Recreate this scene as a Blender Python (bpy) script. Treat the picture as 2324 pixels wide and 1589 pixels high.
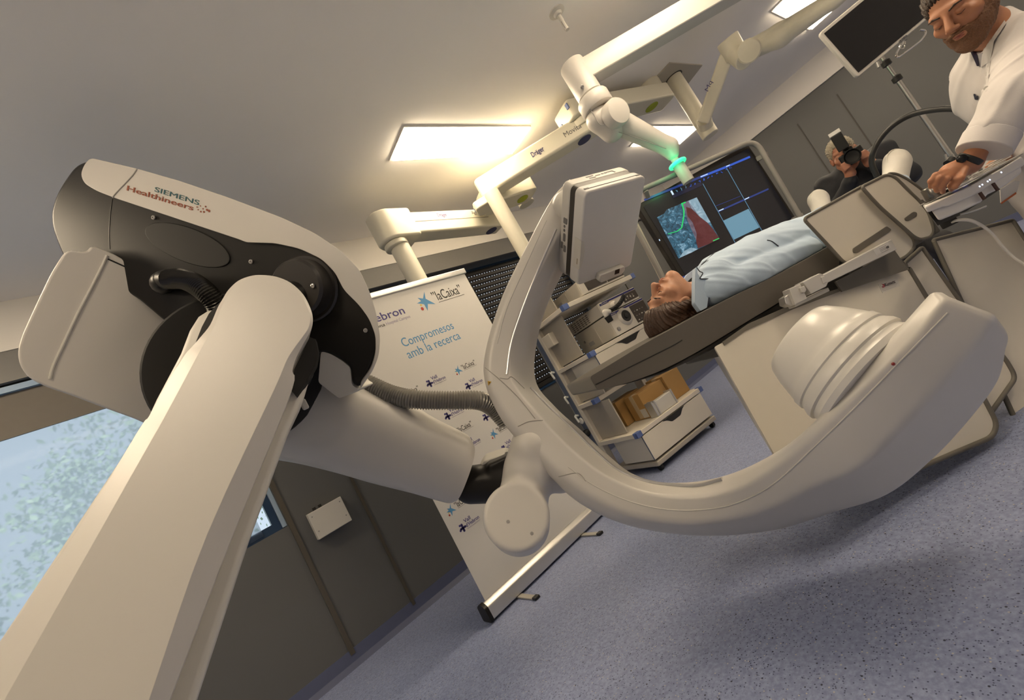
import bpy, bmesh, math, random
import numpy as np
from mathutils import Vector, Matrix

random.seed(7)
np.random.seed(7)
SC = bpy.context.scene
COL = SC.collection
for o in list(bpy.data.objects):
    bpy.data.objects.remove(o)

# ---------------------------------------------------------------- camera
IMW, IMH = 2324.0, 1589.0
YAW, PITCH, ROLL, FPX = 0.684984, 0.0965716, -0.506805, 997.62
CAM = np.array([0.0, 0.0, 1.0])
_f = np.array([math.sin(YAW)*math.cos(PITCH), math.cos(YAW)*math.cos(PITCH), math.sin(PITCH)])
_r = np.cross(_f, [0, 0, 1.0]); _r /= np.linalg.norm(_r)
_u = np.cross(_r, _f)
RT = math.cos(ROLL)*_r + math.sin(ROLL)*_u
UP = math.cos(ROLL)*_u - math.sin(ROLL)*_r
FW = _f
cam_data = bpy.data.cameras.new('camera')
cam = bpy.data.objects.new('camera', cam_data)
COL.objects.link(cam)
cam.matrix_world = Matrix(((RT[0], UP[0], -FW[0], CAM[0]),
                           (RT[1], UP[1], -FW[1], CAM[1]),
                           (RT[2], UP[2], -FW[2], CAM[2]), (0, 0, 0, 1)))
cam_data.sensor_fit = 'HORIZONTAL'
cam_data.sensor_width = 36.0
cam_data.lens = 36.0*FPX/IMW
cam_data.clip_start = 0.02
cam_data.clip_end = 200
SC.camera = cam

# ---------------------------------------------------------------- world, exposure
SC.view_settings.view_transform = 'Standard'
SC.view_settings.look = 'None'
SC.view_settings.gamma = 1.0
SC.view_settings.use_curve_mapping = False
SC.view_settings.exposure = 0.15
W = bpy.data.worlds.new('daylight')
SC.world = W
W.use_nodes = True
_n = W.node_tree.nodes; _n.clear()
_bg = _n.new('ShaderNodeBackground'); _out = _n.new('ShaderNodeOutputWorld')
_bg.inputs['Color'].default_value = (0.83, 0.91, 1.0, 1)
_bg.inputs['Strength'].default_value = 0.85
W.node_tree.links.new(_bg.outputs[0], _out.inputs[0])
LAMP_COLOR = (1.0, 0.81, 0.57)
LAMP_POWER = 23.5
LAMP_SPOTS = [(2.42, 2.22), (5.62, 2.22), (5.75, 0.55), (2.42, 0.52), (-0.8, 0.5), (-1.15, 2.22), (5.62, -1.2), (2.42, -1.2)]
sun_d = bpy.data.lights.new('sun', 'SUN'); sun_d.energy = 7.0; sun_d.angle = 0.02; sun_d.color = (1, .95, .86)
sun = bpy.data.objects.new('sun', sun_d); COL.objects.link(sun)
sun.rotation_euler = (math.radians(38), 0, math.radians(-20))

# ---------------------------------------------------------------- geometry of the view
def A3(*v): return np.array(v, float)
def ray(x, y): return RT*((x-IMW/2)/FPX) + UP*(-(y-IMH/2)/FPX) + FW
def P(x, y, d): return CAM + ray(x, y)*d
def PZ(x, y, z):
    r = ray(x, y); return CAM + r*((z-CAM[2])/r[2])
def dep(p): return float(np.dot(np.asarray(p)-CAM, FW))
def nrm(v):
    v = np.asarray(v, float); return v/max(np.linalg.norm(v), 1e-12)
class Plane:
    def __init__(s, p, n):
        s.p = np.asarray(p, float); s.n = nrm(n)
        if np.dot(s.n, CAM-s.p) < 0: s.n = -s.n
    @staticmethod
    def three(a, b, c): return Plane(a, np.cross(b-a, c-a))
    def at(s, x, y, off=0.0):
        r = ray(x, y); q = s.p+s.n*off
        return CAM + r*(np.dot(q-CAM, s.n)/np.dot(r, s.n))
    def off(s, o): return Plane(s.p+s.n*o, s.n)

# ---------------------------------------------------------------- materials
def lin(c):
    if isinstance(c, str):
        c = c.lstrip('#'); c = [int(c[i:i+2], 16)/255 for i in (0, 2, 4)]
        c = [x/12.92 if x <= .04045 else ((x+.055)/1.055)**2.4 for x in c]
    return (c[0], c[1], c[2], 1.0)
MATS = {}
def mat(name, color, rough=.5, metal=0.0, noise=0.04, nscale=30.0, bump=0.0, bscale=200.0, spec=.5, emis=None, estr=0.0, coat=0.0, sss=0.0, trans=0.0, sheen=0.0):
    if name in MATS: return MATS[name]
    m = bpy.data.materials.new(name); m.use_nodes = True
    nt = m.node_tree; b = nt.nodes['Principled BSDF']
    c = lin(color)
    b.inputs['Roughness'].default_value = rough
    b.inputs['Metallic'].default_value = metal
    b.inputs['Specular IOR Level'].default_value = spec
    b.inputs['Coat Weight'].default_value = coat
    b.inputs['Transmission Weight'].default_value = trans
    b.inputs['Sheen Weight'].default_value = sheen
    if sss:
        b.inputs['Subsurface Weight'].default_value = sss
        b.inputs['Subsurface Radius'].default_value = (.012, .005, .003)
        b.inputs['Subsurface Scale'].default_value = 1.0
    tc = nt.nodes.new('ShaderNodeTexCoord')
    nz = nt.nodes.new('ShaderNodeTexNoise'); nz.inputs['Scale'].default_value = nscale; nz.inputs['Detail'].default_value = 3
    nt.links.new(tc.outputs['Object'], nz.inputs['Vector'])
    mp = nt.nodes.new('ShaderNodeMix'); mp.data_type = 'RGBA'
    mp.inputs[6].default_value = tuple(max(0, x*(1-noise)) for x in c[:3])+(1,)
    mp.inputs[7].default_value = tuple(min(1, x*(1+noise)) for x in c[:3])+(1,)
    nt.links.new(nz.outputs['Fac'], mp.inputs[0])
    nt.links.new(mp.outputs[2], b.inputs['Base Color'])
    if bump:
        n2 = nt.nodes.new('ShaderNodeTexNoise'); n2.inputs['Scale'].default_value = bscale; n2.inputs['Detail'].default_value = 4
        nt.links.new(tc.outputs['Object'], n2.inputs['Vector'])
        bp = nt.nodes.new('ShaderNodeBump'); bp.inputs['Strength'].default_value = bump; bp.inputs['Distance'].default_value = .01
        nt.links.new(n2.outputs['Fac'], bp.inputs['Height']); nt.links.new(bp.outputs[0], b.inputs['Normal'])
    if emis is not None:
        b.inputs['Emission Color'].default_value = lin(emis); b.inputs['Emission Strength'].default_value = estr
    MATS[name] = m
    return m
WHITE = mat('enamel_white', (.60, .575, .535), .36, noise=.012, nscale=6, bump=.015, bscale=320)
WHITE2 = mat('painted_white', (.60, .58, .535), .42, noise=.012)
CREAM = mat('pendant_cream', (.70, .665, .545), .38, noise=.015)
GREYP = mat('grey_plastic', (.30, .29, .28), .5)
DARK = mat('charcoal_plastic', (.010, .009, .0082), .36, noise=.1, bump=.02, bscale=400, spec=.3)
BLACK = mat('black_rubber', (.012, .012, .012), .45)
STEEL = mat('brushed_steel', (.55, .54, .52), .28, metal=1, noise=.05)
CHROME = mat('chrome', (.72, .70, .67), .12, metal=1, noise=.02)
ALU = mat('anodised_aluminium', (.62, .61, .60), .35, metal=.85, noise=.03)

# ---------------------------------------------------------------- mesh helpers
class G:
    """collects faces; built as ONE mesh object"""
    def __init__(s): s.v = []; s.f = []
    def add(s, vs, fs):
        k = len(s.v); s.v += [tuple(map(float, q)) for q in vs]; s.f += [tuple(i+k for i in f) for f in fs]; return s
    def box(s, c, size, ax=None):
        c = np.asarray(c, float)
        ax = [A3(1, 0, 0), A3(0, 1, 0), A3(0, 0, 1)] if ax is None else [nrm(a) for a in ax]
        h = [ax[i]*size[i]/2 for i in range(3)]
        vs = [c+h[0]*i+h[1]*j+h[2]*k for i in (-1, 1) for j in (-1, 1) for k in (-1, 1)]
        fs = [(0, 1, 3, 2), (4, 6, 7, 5), (0, 4, 5, 1), (2, 3, 7, 6), (0, 2, 6, 4), (1, 5, 7, 3)]
        if np.dot(np.cross(ax[0], ax[1]), ax[2]) < 0: fs = [f[::-1] for f in fs]
        return s.add(vs, fs)
    def bar(s, a, b, w, h, up=(0, 0, 1)):
        a = np.asarray(a, float); b = np.asarray(b, float); t = nrm(b-a)
        sd = nrm(np.cross(t, up)); u = np.cross(sd, t)
        return s.box((a+b)/2, (np.linalg.norm(b-a), w, h), (t, sd, u))
    def prism(s, pts, ext):
        """closed outline (3-D points) pushed along ext"""
        pts = [np.asarray(p, float) for p in pts]; ext = np.asarray(ext, float); n = len(pts)
        nn = np.zeros(3)
        for i in range(n): nn += np.cross(pts[i], pts[(i+1) % n])
        if np.dot(nn, ext) > 0: pts = pts[::-1]
        vs = pts+[p+ext for p in pts]
        fs = [tuple(range(n)), tuple(range(2*n-1, n-1, -1))]
        fs += [(i, i+n, (i+1) % n+n, (i+1) % n) for i in range(n)]
        return s.add(vs, fs)
    def rings(s, rings, cap=True, closed=False):
        n = len(rings[0]); vs = [p for r in rings for p in r]; fs = []
        m = len(rings)
        for i in range(m if closed else m-1):
            j = (i+1) % m
            for k in range(n):
                fs.append((i*n+k, i*n+(k+1) % n, j*n+(k+1) % n, j*n+k))
        if cap and not closed:
            fs.append(tuple(range(n-1, -1, -1))); fs.append(tuple(range((m-1)*n, m*n)))
        return s.add(vs, fs)
    def tube(s, pts, r, n=12, sub=8, smooth=True, cap=True):
        pts = [np.asarray(p, float) for p in pts]
        if smooth and len(pts) > 2: pts = catmull(pts, sub)
        m = len(pts)
        rr = r if hasattr(r, '__len__') else [r]*m
        if len(rr) != m: rr = np.interp(np.linspace(0, 1, m), np.linspace(0, 1, len(rr)), rr)
        up = None; rings = []
        for i in range(m):
            t = nrm(pts[min(i+1, m-1)]-pts[max(i-1, 0)])
            if up is None:
                up = np.cross(t, A3(.31, .52, .79)); up = nrm(up)
            up = nrm(up-t*np.dot(up, t)); sd = np.cross(t, up)
            rings.append([pts[i]+rr[i]*(math.cos(a)*up+math.sin(a)*sd) for a in np.linspace(0, 2*math.pi, n, endpoint=False)])
        return s.rings(rings, cap)
    def cyl(s, a, b, r, n=24, r2=None):
        return s.tube([a, b], [r, r if r2 is None else r2], n, smooth=False)
    def lathe(s, o, axis, prof, n=32):
        """prof: list of (radius, height along axis)"""
        o = np.asarray(o, float); ax = nrm(axis); u = nrm(np.cross(ax, A3(.3, .5, .81))); w = np.cross(ax, u)
        rings = [[o+ax*h+max(r, 1e-4)*(math.cos(a)*u+math.sin(a)*w) for a in np.linspace(0, 2*math.pi, n, endpoint=False)] for r, h in prof]
        return s.rings(rings, True)
    def torus(s, c, axis, R, r, n=32, m=10, arc=2*math.pi):
        c = np.asarray(c, float); ax = nrm(axis); u = nrm(np.cross(ax, A3(.3, .5, .81))); w = np.cross(ax, u)
        pts = []
        for i in range(n):
            t = arc*i/(n if arc > 6.28 else n-1); d = math.cos(t)*u+math.sin(t)*w
            pts.append([c+d*(R+r*math.cos(q))+ax*r*math.sin(q) for q in np.linspace(0, 2*math.pi, m, endpoint=False)])
        return s.rings(pts, arc < 6.28, closed=arc > 6.28)
    def sphere(s, c, r, n=16, m=10, ax=None):
        r = np.array([r]*3 if not hasattr(r, '__len__') else r, float)
        ax = np.eye(3) if ax is None else np.array([nrm(a) for a in ax])
        rings = []
        for j in range(1, m):
            th = math.pi*j/m
            rings.append([np.asarray(c)+(np.array([math.sin(th)*math.cos(a), math.sin(th)*math.sin(a), -math.cos(th)])*r)@ax for a in np.linspace(0, 2*math.pi, n, endpoint=False)])
        return s.rings(rings, True)

def catmull(pts, sub=8, closed=False):
    pts = [np.asarray(p, float) for p in pts]; n = len(pts); out = []
    rng = n if closed else n-1
    for i in range(rng):
        if closed: p0, p1, p2, p3 = pts[(i-1) % n], pts[i], pts[(i+1) % n], pts[(i+2) % n]
        else:
            p1, p2 = pts[i], pts[i+1]
            p0 = pts[i-1] if i > 0 else 2*p1-p2
            p3 = pts[i+2] if i+2 < n else 2*p2-p1
        for k in range(sub):
            t = k/sub
            out.append(.5*((2*p1)+(-p0+p2)*t+(2*p0-5*p1+4*p2-p3)*t*t+(-p0+3*p1-3*p2+p3)*t**3))
    if not closed: out.append(pts[-1])
    return out
def rpoly(pts, r, seg=5):
    """round the corners of a closed polygon (any dimension); r is a number or a list"""
    pts = [np.asarray(p, float) for p in pts]; n = len(pts); out = []
    rs = r if hasattr(r, '__len__') else [r]*n
    for i in range(n):
        a, b, c = pts[i-1], pts[i], pts[(i+1) % n]
        la, lc = np.linalg.norm(a-b), np.linalg.norm(c-b)
        q = min(rs[i], la*.48, lc*.48)
        if q < 1e-6: out.append(b); continue
        p, s = b+(a-b)/la*q, b+(c-b)/lc*q
        for k in range(seg+1):
            t = k/seg; out.append((1-t)**2*p+2*t*(1-t)*b+t*t*s)
    return out

def wloc(o):
    v = Vector((0, 0, 0))
    while o is not None: v += o.location; o = o.parent
    return v
def obj(name, g, m, parent=None, smooth=38, bevel=0.0, seg=3, label=None, bang=35):
    """links g as one mesh object (part of parent when given)"""
    me = bpy.data.meshes.new(name)
    vs = np.array(g.v, float)
    if parent is not None: off = np.array(wloc(parent))
    else:
        lo, hi = vs.min(0), vs.max(0); off = np.array([(lo[0]+hi[0])/2, (lo[1]+hi[1])/2, lo[2]])
    me.from_pydata([tuple(q) for q in vs-off], [], g.f)
    me.update()
    bm = bmesh.new(); bm.from_mesh(me); bmesh.ops.recalc_face_normals(bm, faces=bm.faces[:]); bm.to_mesh(me); bm.free()
    o = bpy.data.objects.new(name, me); COL.objects.link(o)
    if parent is not None: o.parent = parent
    else: o.location = off
    me.materials.append(m)
    if smooth:
        me.polygons.foreach_set('use_smooth', [True]*len(me.polygons))
        if not bevel: me.set_sharp_from_angle(angle=math.radians(smooth))
    if bevel:
        b = o.modifiers.new('bevel', 'BEVEL'); b.width = bevel; b.segments = seg; b.limit_method = 'ANGLE'; b.angle_limit = math.radians(bang); b.harden_normals = True
        b.use_clamp_overlap = True
    if label: o['label'] = label
    return o
def mesh_np(name, v, f, m, parent=None, label=None):
    me = bpy.data.meshes.new(name)
    if parent is not None: off = np.array(wloc(parent))
    else:
        lo, hi = v.min(0), v.max(0); off = np.array([(lo[0]+hi[0])/2, (lo[1]+hi[1])/2, lo[2]])
    v = v-off
    me.vertices.add(len(v)); me.vertices.foreach_set('co', v.astype(np.float32).ravel())
    me.loops.add(len(f)*4); me.loops.foreach_set('vertex_index', f.astype(np.int32).ravel())
    me.polygons.add(len(f)); me.polygons.foreach_set('loop_start', np.arange(0, len(f)*4, 4, dtype=np.int32))
    me.polygons.foreach_set('use_smooth', np.ones(len(f), bool))
    me.update(calc_edges=True); me.validate()
    o = bpy.data.objects.new(name, me); COL.objects.link(o)
    if parent is not None: o.parent = parent
    else: o.location = off
    me.materials.append(m)
    if label: o['label'] = label
    return o
def tag(o, label, cat, group=None, kind=None):
    o['label'] = label; o['category'] = cat
    if group: o['group'] = group
    if kind: o['kind'] = kind
    return o
def thing(name, label, cat, loc, group=None):
    o = bpy.data.objects.new(name, None); COL.objects.link(o); o.location = tuple(map(float, loc))
    o.empty_display_size = .1
    return tag(o, label, cat, group)
def struct(name, g, m, **k):
    o = obj(name, g, m, **k); o['kind'] = 'structure'; return o
def ext(px, plane, off=0.0, thick=.05, r=0.0, seg=5, dv=None):
    """outline seen in the photograph, laid on a real plane and given its real thickness"""
    pts = [plane.at(x, y, off) for x, y in px]
    if r: pts = rpoly(pts, r, seg)
    return G().prism(pts, (-plane.n if dv is None else nrm(dv))*thick)
_tc = {}
def text_geo(s, bold=False, shear=0.0):
    k = (s, bold, shear)
    if k in _tc: return _tc[k]
    cu = bpy.data.curves.new('t', 'FONT'); cu.body = s; cu.extrude = .012; cu.resolution_u = 3
    if bold: cu.offset = .009
    cu.shear = shear
    o = bpy.data.objects.new('t', cu); COL.objects.link(o)
    dg = bpy.context.evaluated_depsgraph_get(); me = o.evaluated_get(dg).to_mesh()
    v = np.array([q.co[:] for q in me.vertices]).reshape(-1, 3); f = [tuple(p.vertices) for p in me.polygons]
    o.evaluated_get(dg).to_mesh_clear(); bpy.data.objects.remove(o); bpy.data.curves.remove(cu)
    _tc[k] = (v, f); return v, f
def text_on(g, s, o, ex, ey, n, bold=False, shear=0.0, thick=.0015):
    """writes s so that its width spans ex and a capital spans ey, on the surface with normal n"""
    v, f = text_geo(s, bold, shear)
    x0, x1 = v[:, 0].min(), v[:, 0].max()
    if 'cap' not in _tc:
        c = text_geo('H')[0]; _tc['cap'] = c[:, 1].max()
    ch = _tc['cap']
    q = o+np.outer((v[:, 0]-x0)/(x1-x0), ex)+np.outer(v[:, 1]/ch, ey)+np.outer(v[:, 2]/.012*thick, n)
    return g.add(list(q), f)
def text_px(g, s, plane, p0, p1, hpx, bold=False, shear=0.0, off=.001, thick=.0015, updir=None):
    a = plane.at(*p0, off); b = plane.at(*p1, off)
    d = nrm(A3(p1[0]-p0[0], p1[1]-p0[1])) if updir is None else None
    u = (d[1], -d[0]) if updir is None else updir
    c = plane.at(p0[0]+u[0]*hpx, p0[1]+u[1]*hpx, off)
    return text_on(g, s, a, b-a, c-a, plane.n, bold, shear, thick)
# ================================================================ smooth blended solids (castings, bodies, cloth)
class S:
    """list of blended primitives; k = blend radius"""
    def __init__(s): s.p = []
    def cone(s, a, b, r1, r2=None, k=.02, op='u'):
        s.p.append(('c', A3(*a), A3(*b), float(r1), float(r1 if r2 is None else r2), k, op)); return s
    def ell(s, c, r, k=.02, ax=None, op='u'):
        s.p.append(('e', A3(*c), A3(*(r if hasattr(r, '__len__') else (r, r, r))), np.eye(3) if ax is None else np.array([nrm(q) for q in ax]), 0, k, op)); return s
    def box(s, c, h, rd=.01, k=.02, ax=None, op='u'):
        s.p.append(('b', A3(*c), A3(*h), np.eye(3) if ax is None else np.array([nrm(q) for q in ax]), rd, k, op)); return s
    def cylr(s, a, b, r, rd=.01, k=.02, op='u'):
        s.p.append(('y', A3(*a), A3(*b), float(r), rd, k, op)); return s
    def xf(s, M3, t, sc=1.0):
        """moved copy: p -> M3 @ p * sc + t (M3 columns are the new axes)"""
        q = S(); M3 = np.asarray(M3, float); t = np.asarray(t, float)
        for p in s.p:
            if p[0] in 'cy': 
                q.p.append((p[0], M3@p[1]*sc+t, M3@p[2]*sc+t, p[3]*sc, p[4]*sc, p[5]*sc, p[6]))
            else: q.p.append((p[0], M3@p[1]*sc+t, p[2]*sc, p[3]@M3.T, p[4]*sc, p[5]*sc, p[6]))
        return q
    def bound(s, p):
        if p[0] == 'c': return (p[1]+p[2])/2, np.linalg.norm(p[2]-p[1])/2+max(p[3], p[4])
        if p[0] == 'y': return (p[1]+p[2])/2, np.linalg.norm(p[2]-p[1])/2+p[3]
        if p[0] == 'e': return p[1], p[2].max()
        return p[1], np.linalg.norm(p[2])
    def ev1(s, p, X):
        if p[0] == 'c':
            ab = p[2]-p[1]; d = X-p[1]; t = np.clip(d@ab/max(ab@ab, 1e-12), 0, 1)
            return np.linalg.norm(d-t[:, None]*ab, axis=1)-(p[3]+t*(p[4]-p[3]))
        if p[0] == 'y':
            ab = p[2]-p[1]; L = np.linalg.norm(ab); u = ab/L; d = X-(p[1]+p[2])/2; h = d@u; r = np.linalg.norm(d-h[:, None]*u, axis=1)
            qx = r-p[3]+p[4]; qy = np.abs(h)-L/2+p[4]
            return np.minimum(np.maximum(qx, qy), 0)+np.sqrt(np.maximum(qx, 0)**2+np.maximum(qy, 0)**2)-p[4]
        if p[0] == 'e':
            d = (X-p[1])@p[3].T; k0 = np.linalg.norm(d/p[2], axis=1); k1 = np.linalg.norm(d/p[2]**2, axis=1)
            return k0*(k0-1)/np.maximum(k1, 1e-9)
        d = np.abs((X-p[1])@p[3].T)-p[2]+p[4]
        return np.linalg.norm(np.maximum(d, 0), axis=1)+np.minimum(d.max(1), 0)-p[4]
    def ev(s, X, sel=None):
        v = np.full(len(X), 9.0)
        for i, p in enumerate(s.p):
            if sel is not None and i not in sel: continue
            d = s.ev1(p, X); k = p[5] if p[0] != 'b' else p[5]; op = p[6] if p[0] in 'ceby' else 'u'
            if op == 'u':
                h = np.clip(.5+.5*(v-d)/k, 0, 1); v = v*(1-h)+d*h-k*h*(1-h)
            elif op == 's':
                d = -d; h = np.clip(.5-.5*(v-d)/k, 0, 1); v = v*(1-h)+d*h+k*h*(1-h)
            else:
                h = np.clip(.5-.5*(v-d)/k, 0, 1); v = v*(1-h)+d*h+k*h*(1-h)
        return v
    def mesh(s, res=.004, disp=None, pad=.02, clip=None, B=16):
        lo = np.min([b[0]-b[1] for b in map(s.bound, [p for p in s.p if p[-1] == 'u'])], 0)-pad
        hi = np.max([b[0]+b[1] for b in map(s.bound, [p for p in s.p if p[-1] == 'u'])], 0)+pad
        nb = np.ceil((hi-lo)/(res*B)).astype(int); N = nb*B+1
        F = np.full(N, 1.0, np.float32)
        bs = [s.bound(p) for p in s.p]; half = res*B/2*1.7321
        li = np.arange(B+1)*res; gx, gy, gz = np.meshgrid(li, li, li, indexing='ij'); L = np.stack([gx.ravel(), gy.ravel(), gz.ravel()], 1)
        for i in range(nb[0]):
            for j in range(nb[1]):
                for k in range(nb[2]):
                    o = lo+np.array([i, j, k])*res*B; c = o+res*B/2
                    sel = {n for n, (q, r) in enumerate(bs) if np.linalg.norm(c-q) < r+half+s.p[n][5]*2+.03}
                    if not any(s.p[n][-1] == 'u' for n in sel): continue
                    dv = s.ev(c[None], sel)[0]
                    sl = (slice(i*B, i*B+B+1), slice(j*B, j*B+B+1), slice(k*B, k*B+B+1))
                    if abs(dv) > half*1.5+.03 and clip is None: F[sl] = np.sign(dv); continue
                    X = L+o; v = s.ev(X, sel)
                    if disp is not None: v = v+disp(X)
                    if clip is not None: v = np.maximum(v, clip(X))
                    F[sl] = v.reshape(B+1, B+1, B+1)
        ins = F < 0
        n0, n1, n2 = N-1
        cnt = np.zeros((n0, n1, n2), np.int8)
        for a in (0, 1):
            for b in (0, 1):
                for c in (0, 1): cnt += ins[a:a+n0, b:b+n1, c:c+n2]
        act = (cnt > 0) & (cnt < 8)
        idx = np.argwhere(act); ID = np.full((n0, n1, n2), -1, np.int32); ID[act] = np.arange(len(idx))
        acc = np.zeros((len(idx), 3)); w = np.zeros(len(idx))
        for ax in range(3):
            e = np.zeros(3, int); e[ax] = 1; oth = [q for q in range(3) if q != ax]
            for a in (0, 1):
                for b in (0, 1):
                    o = np.zeros(3, int); o[oth[0]] = a; o[oth[1]] = b
                    p0 = idx+o; p1 = p0+e
                    f0 = F[p0[:, 0], p0[:, 1], p0[:, 2]]; f1 = F[p1[:, 0], p1[:, 1], p1[:, 2]]
                    m = (f0 < 0) != (f1 < 0)
                    t = np.where(m, f0/np.where(m, f0-f1, 1), 0)
                    acc += np.where(m[:, None], o+t[:, None]*e, 0); w += m
        V = lo+(idx+acc/w[:, None])*res
        Q = []
        for ax in range(3):
            u, v = (ax+1) % 3, (ax+2) % 3
            a = [slice(0, -1) if q == ax else slice(1, N[q]-1) for q in range(3)]
            b = [slice(1, None) if q == ax else slice(1, N[q]-1) for q in range(3)]
            f0 = ins[tuple(a)]; f1 = ins[tuple(b)]
            pos = np.argwhere(f0 != f1); 
            if not len(pos): continue
            flip = f0[tuple(pos.T)]
            pos = pos.copy(); pos[:, u] += 1; pos[:, v] += 1
            def cid(du, dv):
                q = pos.copy(); q[:, u] += du; q[:, v] += dv; return ID[q[:, 0], q[:, 1], q[:, 2]]
            q = np.stack([cid(-1, -1), cid(0, -1), cid(0, 0), cid(-1, 0)], 1)
            q[~flip] = q[~flip][:, ::-1]
            Q.append(q)
        Q = np.concatenate(Q); Q = Q[(Q >= 0).all(1)]
        return V, Q
def solid(name, s, m, parent=None, res=.004, label=None, **k):
    v, f = s.mesh(res, **k)
    return mesh_np(name, v, f, m, parent, label)
def wrinkle(amp, freq, seed=0):
    r = np.random.default_rng(seed); ks = r.normal(size=(7, 3)); ks /= np.linalg.norm(ks, axis=1)[:, None]; ph = r.uniform(0, 6.28, 7); fr = freq*r.uniform(.6, 1.7, 7)
    def f(X):
        v = 0
        for q, p, z in zip(ks, ph, fr): v = v+np.sin(X@q*z+p+1.3*np.sin(X@np.roll(q, 1)*z*.7+p))
        return v*amp/3.5
    return f
# ================================================================ ROOM
X0, X1, Y0, YB, ZC = -3.2, 7.5, -3.2, 3.42, 2.92
WALLM = mat('wall_panel_grey', (.105, .107, .107), .55, noise=.03, nscale=3)
CEILM = mat('ceiling_paint', (.93, .905, .87), .85, noise=.01, nscale=4)
BULKM = mat('bulkhead_paint', (.80, .77, .72), .8, noise=.01, nscale=4)
COVEM = mat('blue_cove_vinyl', (.085, .10, .18), .5)
SEAMM = mat('seam_metal', (.10, .088, .07), .4, metal=.3)
def floor_mat():
    m = bpy.data.materials.new('speckled_vinyl'); m.use_nodes = True; nt = m.node_tree; b = nt.nodes['Principled BSDF']
    b.inputs['Roughness'].default_value = .42
    tc = nt.nodes.new('ShaderNodeTexCoord')
    def noise(sc, det=2):
        n = nt.nodes.new('ShaderNodeTexNoise'); n.inputs['Scale'].default_value = sc; n.inputs['Detail'].default_value = det
        nt.links.new(tc.outputs['Object'], n.inputs['Vector']); return n
    def vor(sc):
        n = nt.nodes.new('ShaderNodeTexVoronoi'); n.inputs['Scale'].default_value = sc
        nt.links.new(tc.outputs['Object'], n.inputs['Vector']); return n
    def ramp(src, a, b_, ca, cb):
        r = nt.nodes.new('ShaderNodeValToRGB'); r.color_ramp.elements[0].position = a; r.color_ramp.elements[1].position = b_
        r.color_ramp.elements[0].color = ca; r.color_ramp.elements[1].color = cb
        nt.links.new(src, r.inputs[0]); return r
    base = ramp(noise(95, 4).outputs['Fac'], .35, .68, (.215, .255, .42, 1), (.315, .365, .545, 1))
    def over(prev, mask, col):
        x = nt.nodes.new('ShaderNodeMix'); x.data_type = 'RGBA'; nt.links.new(mask, x.inputs[0]); nt.links.new(prev, x.inputs[6]); x.inputs[7].default_value = col; return x.outputs[2]
    v1 = vor(150); v2 = vor(95)
    def chips(v, dist, lo):
        a = ramp(v.outputs['Distance'], dist, dist+.05, (1, 1, 1, 1), (0, 0, 0, 1))
        sp = nt.nodes.new('ShaderNodeSeparateColor'); nt.links.new(v.outputs['Color'], sp.inputs[0])
        c = nt.nodes.new('ShaderNodeMath'); c.operation = 'GREATER_THAN'; c.inputs[1].default_value = lo; nt.links.new(sp.outputs[0], c.inputs[0])
        q = nt.nodes.new('ShaderNodeMath'); q.operation = 'MULTIPLY'; nt.links.new(a.outputs[0], q.inputs[0]); nt.links.new(c.outputs[0], q.inputs[1]); return q.outputs[0]
    o = over(base.outputs[0], chips(v1, .28, .70), (.07, .085, .16, 1))
    o = over(o, chips(v2, .20, .80), (.48, .47, .46, 1))
    v3 = vor(62); o = over(o, chips(v3, .15, .86), (.03, .035, .06, 1))
    nt.links.new(o, b.inputs['Base Color'])
    return m
struct('floor', G().box(((X0+X1)/2, (Y0+YB)/2, -.05), (X1-X0, YB-Y0, .1)), floor_mat(), smooth=0)
struct('ceiling', G().box(((X0+X1)/2, (Y0+YB)/2+.1, ZC+.05), (X1-X0, YB-Y0+.4, .1)), CEILM, smooth=0)
# back wall with two openings: a picture window at the left and a shuttered window behind the trolley
WX0, WX1, WZ0, WZ1 = -2.9, .405, .985, 2.43
SX0, SX1, SZ0, SZ1 = 1.45, 4.3, .93, 2.43
g = G()
def wb(x0, x1, z0, z1): g.box(((x0+x1)/2, YB+.1, (z0+z1)/2), (x1-x0, .2, z1-z0))
wb(X0, X1, 0, WZ0 if WZ0 < SZ0 else SZ0); wb(X0, SX0, SZ0, WZ0) if WZ0 > SZ0 else None
wb(X0, WX0, WZ0, WZ1); wb(WX1, SX0, WZ0, WZ1); wb(SX1, X1, SZ0, WZ1); wb(X0, X1, WZ1, ZC)
struct('wall_back', g, WALLM, smooth=0)
struct('wall_right', G().box((X1+.05, (Y0+YB)/2, ZC/2), (.1, YB-Y0, ZC)), WALLM, smooth=0)
PALEM = mat('wall_paint_pale', (.70, .68, .65), .8, noise=.01)
struct('wall_left', G().box((X0-.05, (Y0+YB)/2, ZC/2), (.1, YB-Y0, ZC)), PALEM, smooth=0)
struct('wall_front', G().box(((X0+X1)/2, Y0-.05, ZC/2), (X1-X0, .1, ZC)), PALEM, smooth=0)
struct('trim_1', G().box(((X0+X1)/2, YB-.015, (2.615+ZC)/2), (X1-X0, .03, ZC-2.615)), BULKM, smooth=0)
struct('trim_2', G().prism([(7.465, Y0, 2.60), (7.40, Y0, ZC), (7.5, Y0, ZC), (7.5, Y0, 2.60)], (0, YB-.03-Y0, 0)), BULKM, smooth=0)
FASC = mat('fascia_grey', (.17, .165, .16), .5)
struct('trim_3', G().box(((X0+X1)/2, YB-.012, 2.53), (X1-X0, .024, .17)), FASC, smooth=0)
struct('trim_4', G().box(((X0+X1)/2, YB-.03, 2.437), (X1-X0, .03, .022)), FASC, smooth=0)
for i, (a, b, w) in enumerate(((.425, YB-.006, .03), (.885, YB-.006, .02), (5.05, YB-.004, .008))):
    struct('trim_%d' % (5+i), G().box((a, b, 1.25), (w, .014, 2.36)), SEAMM, smooth=0)
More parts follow.
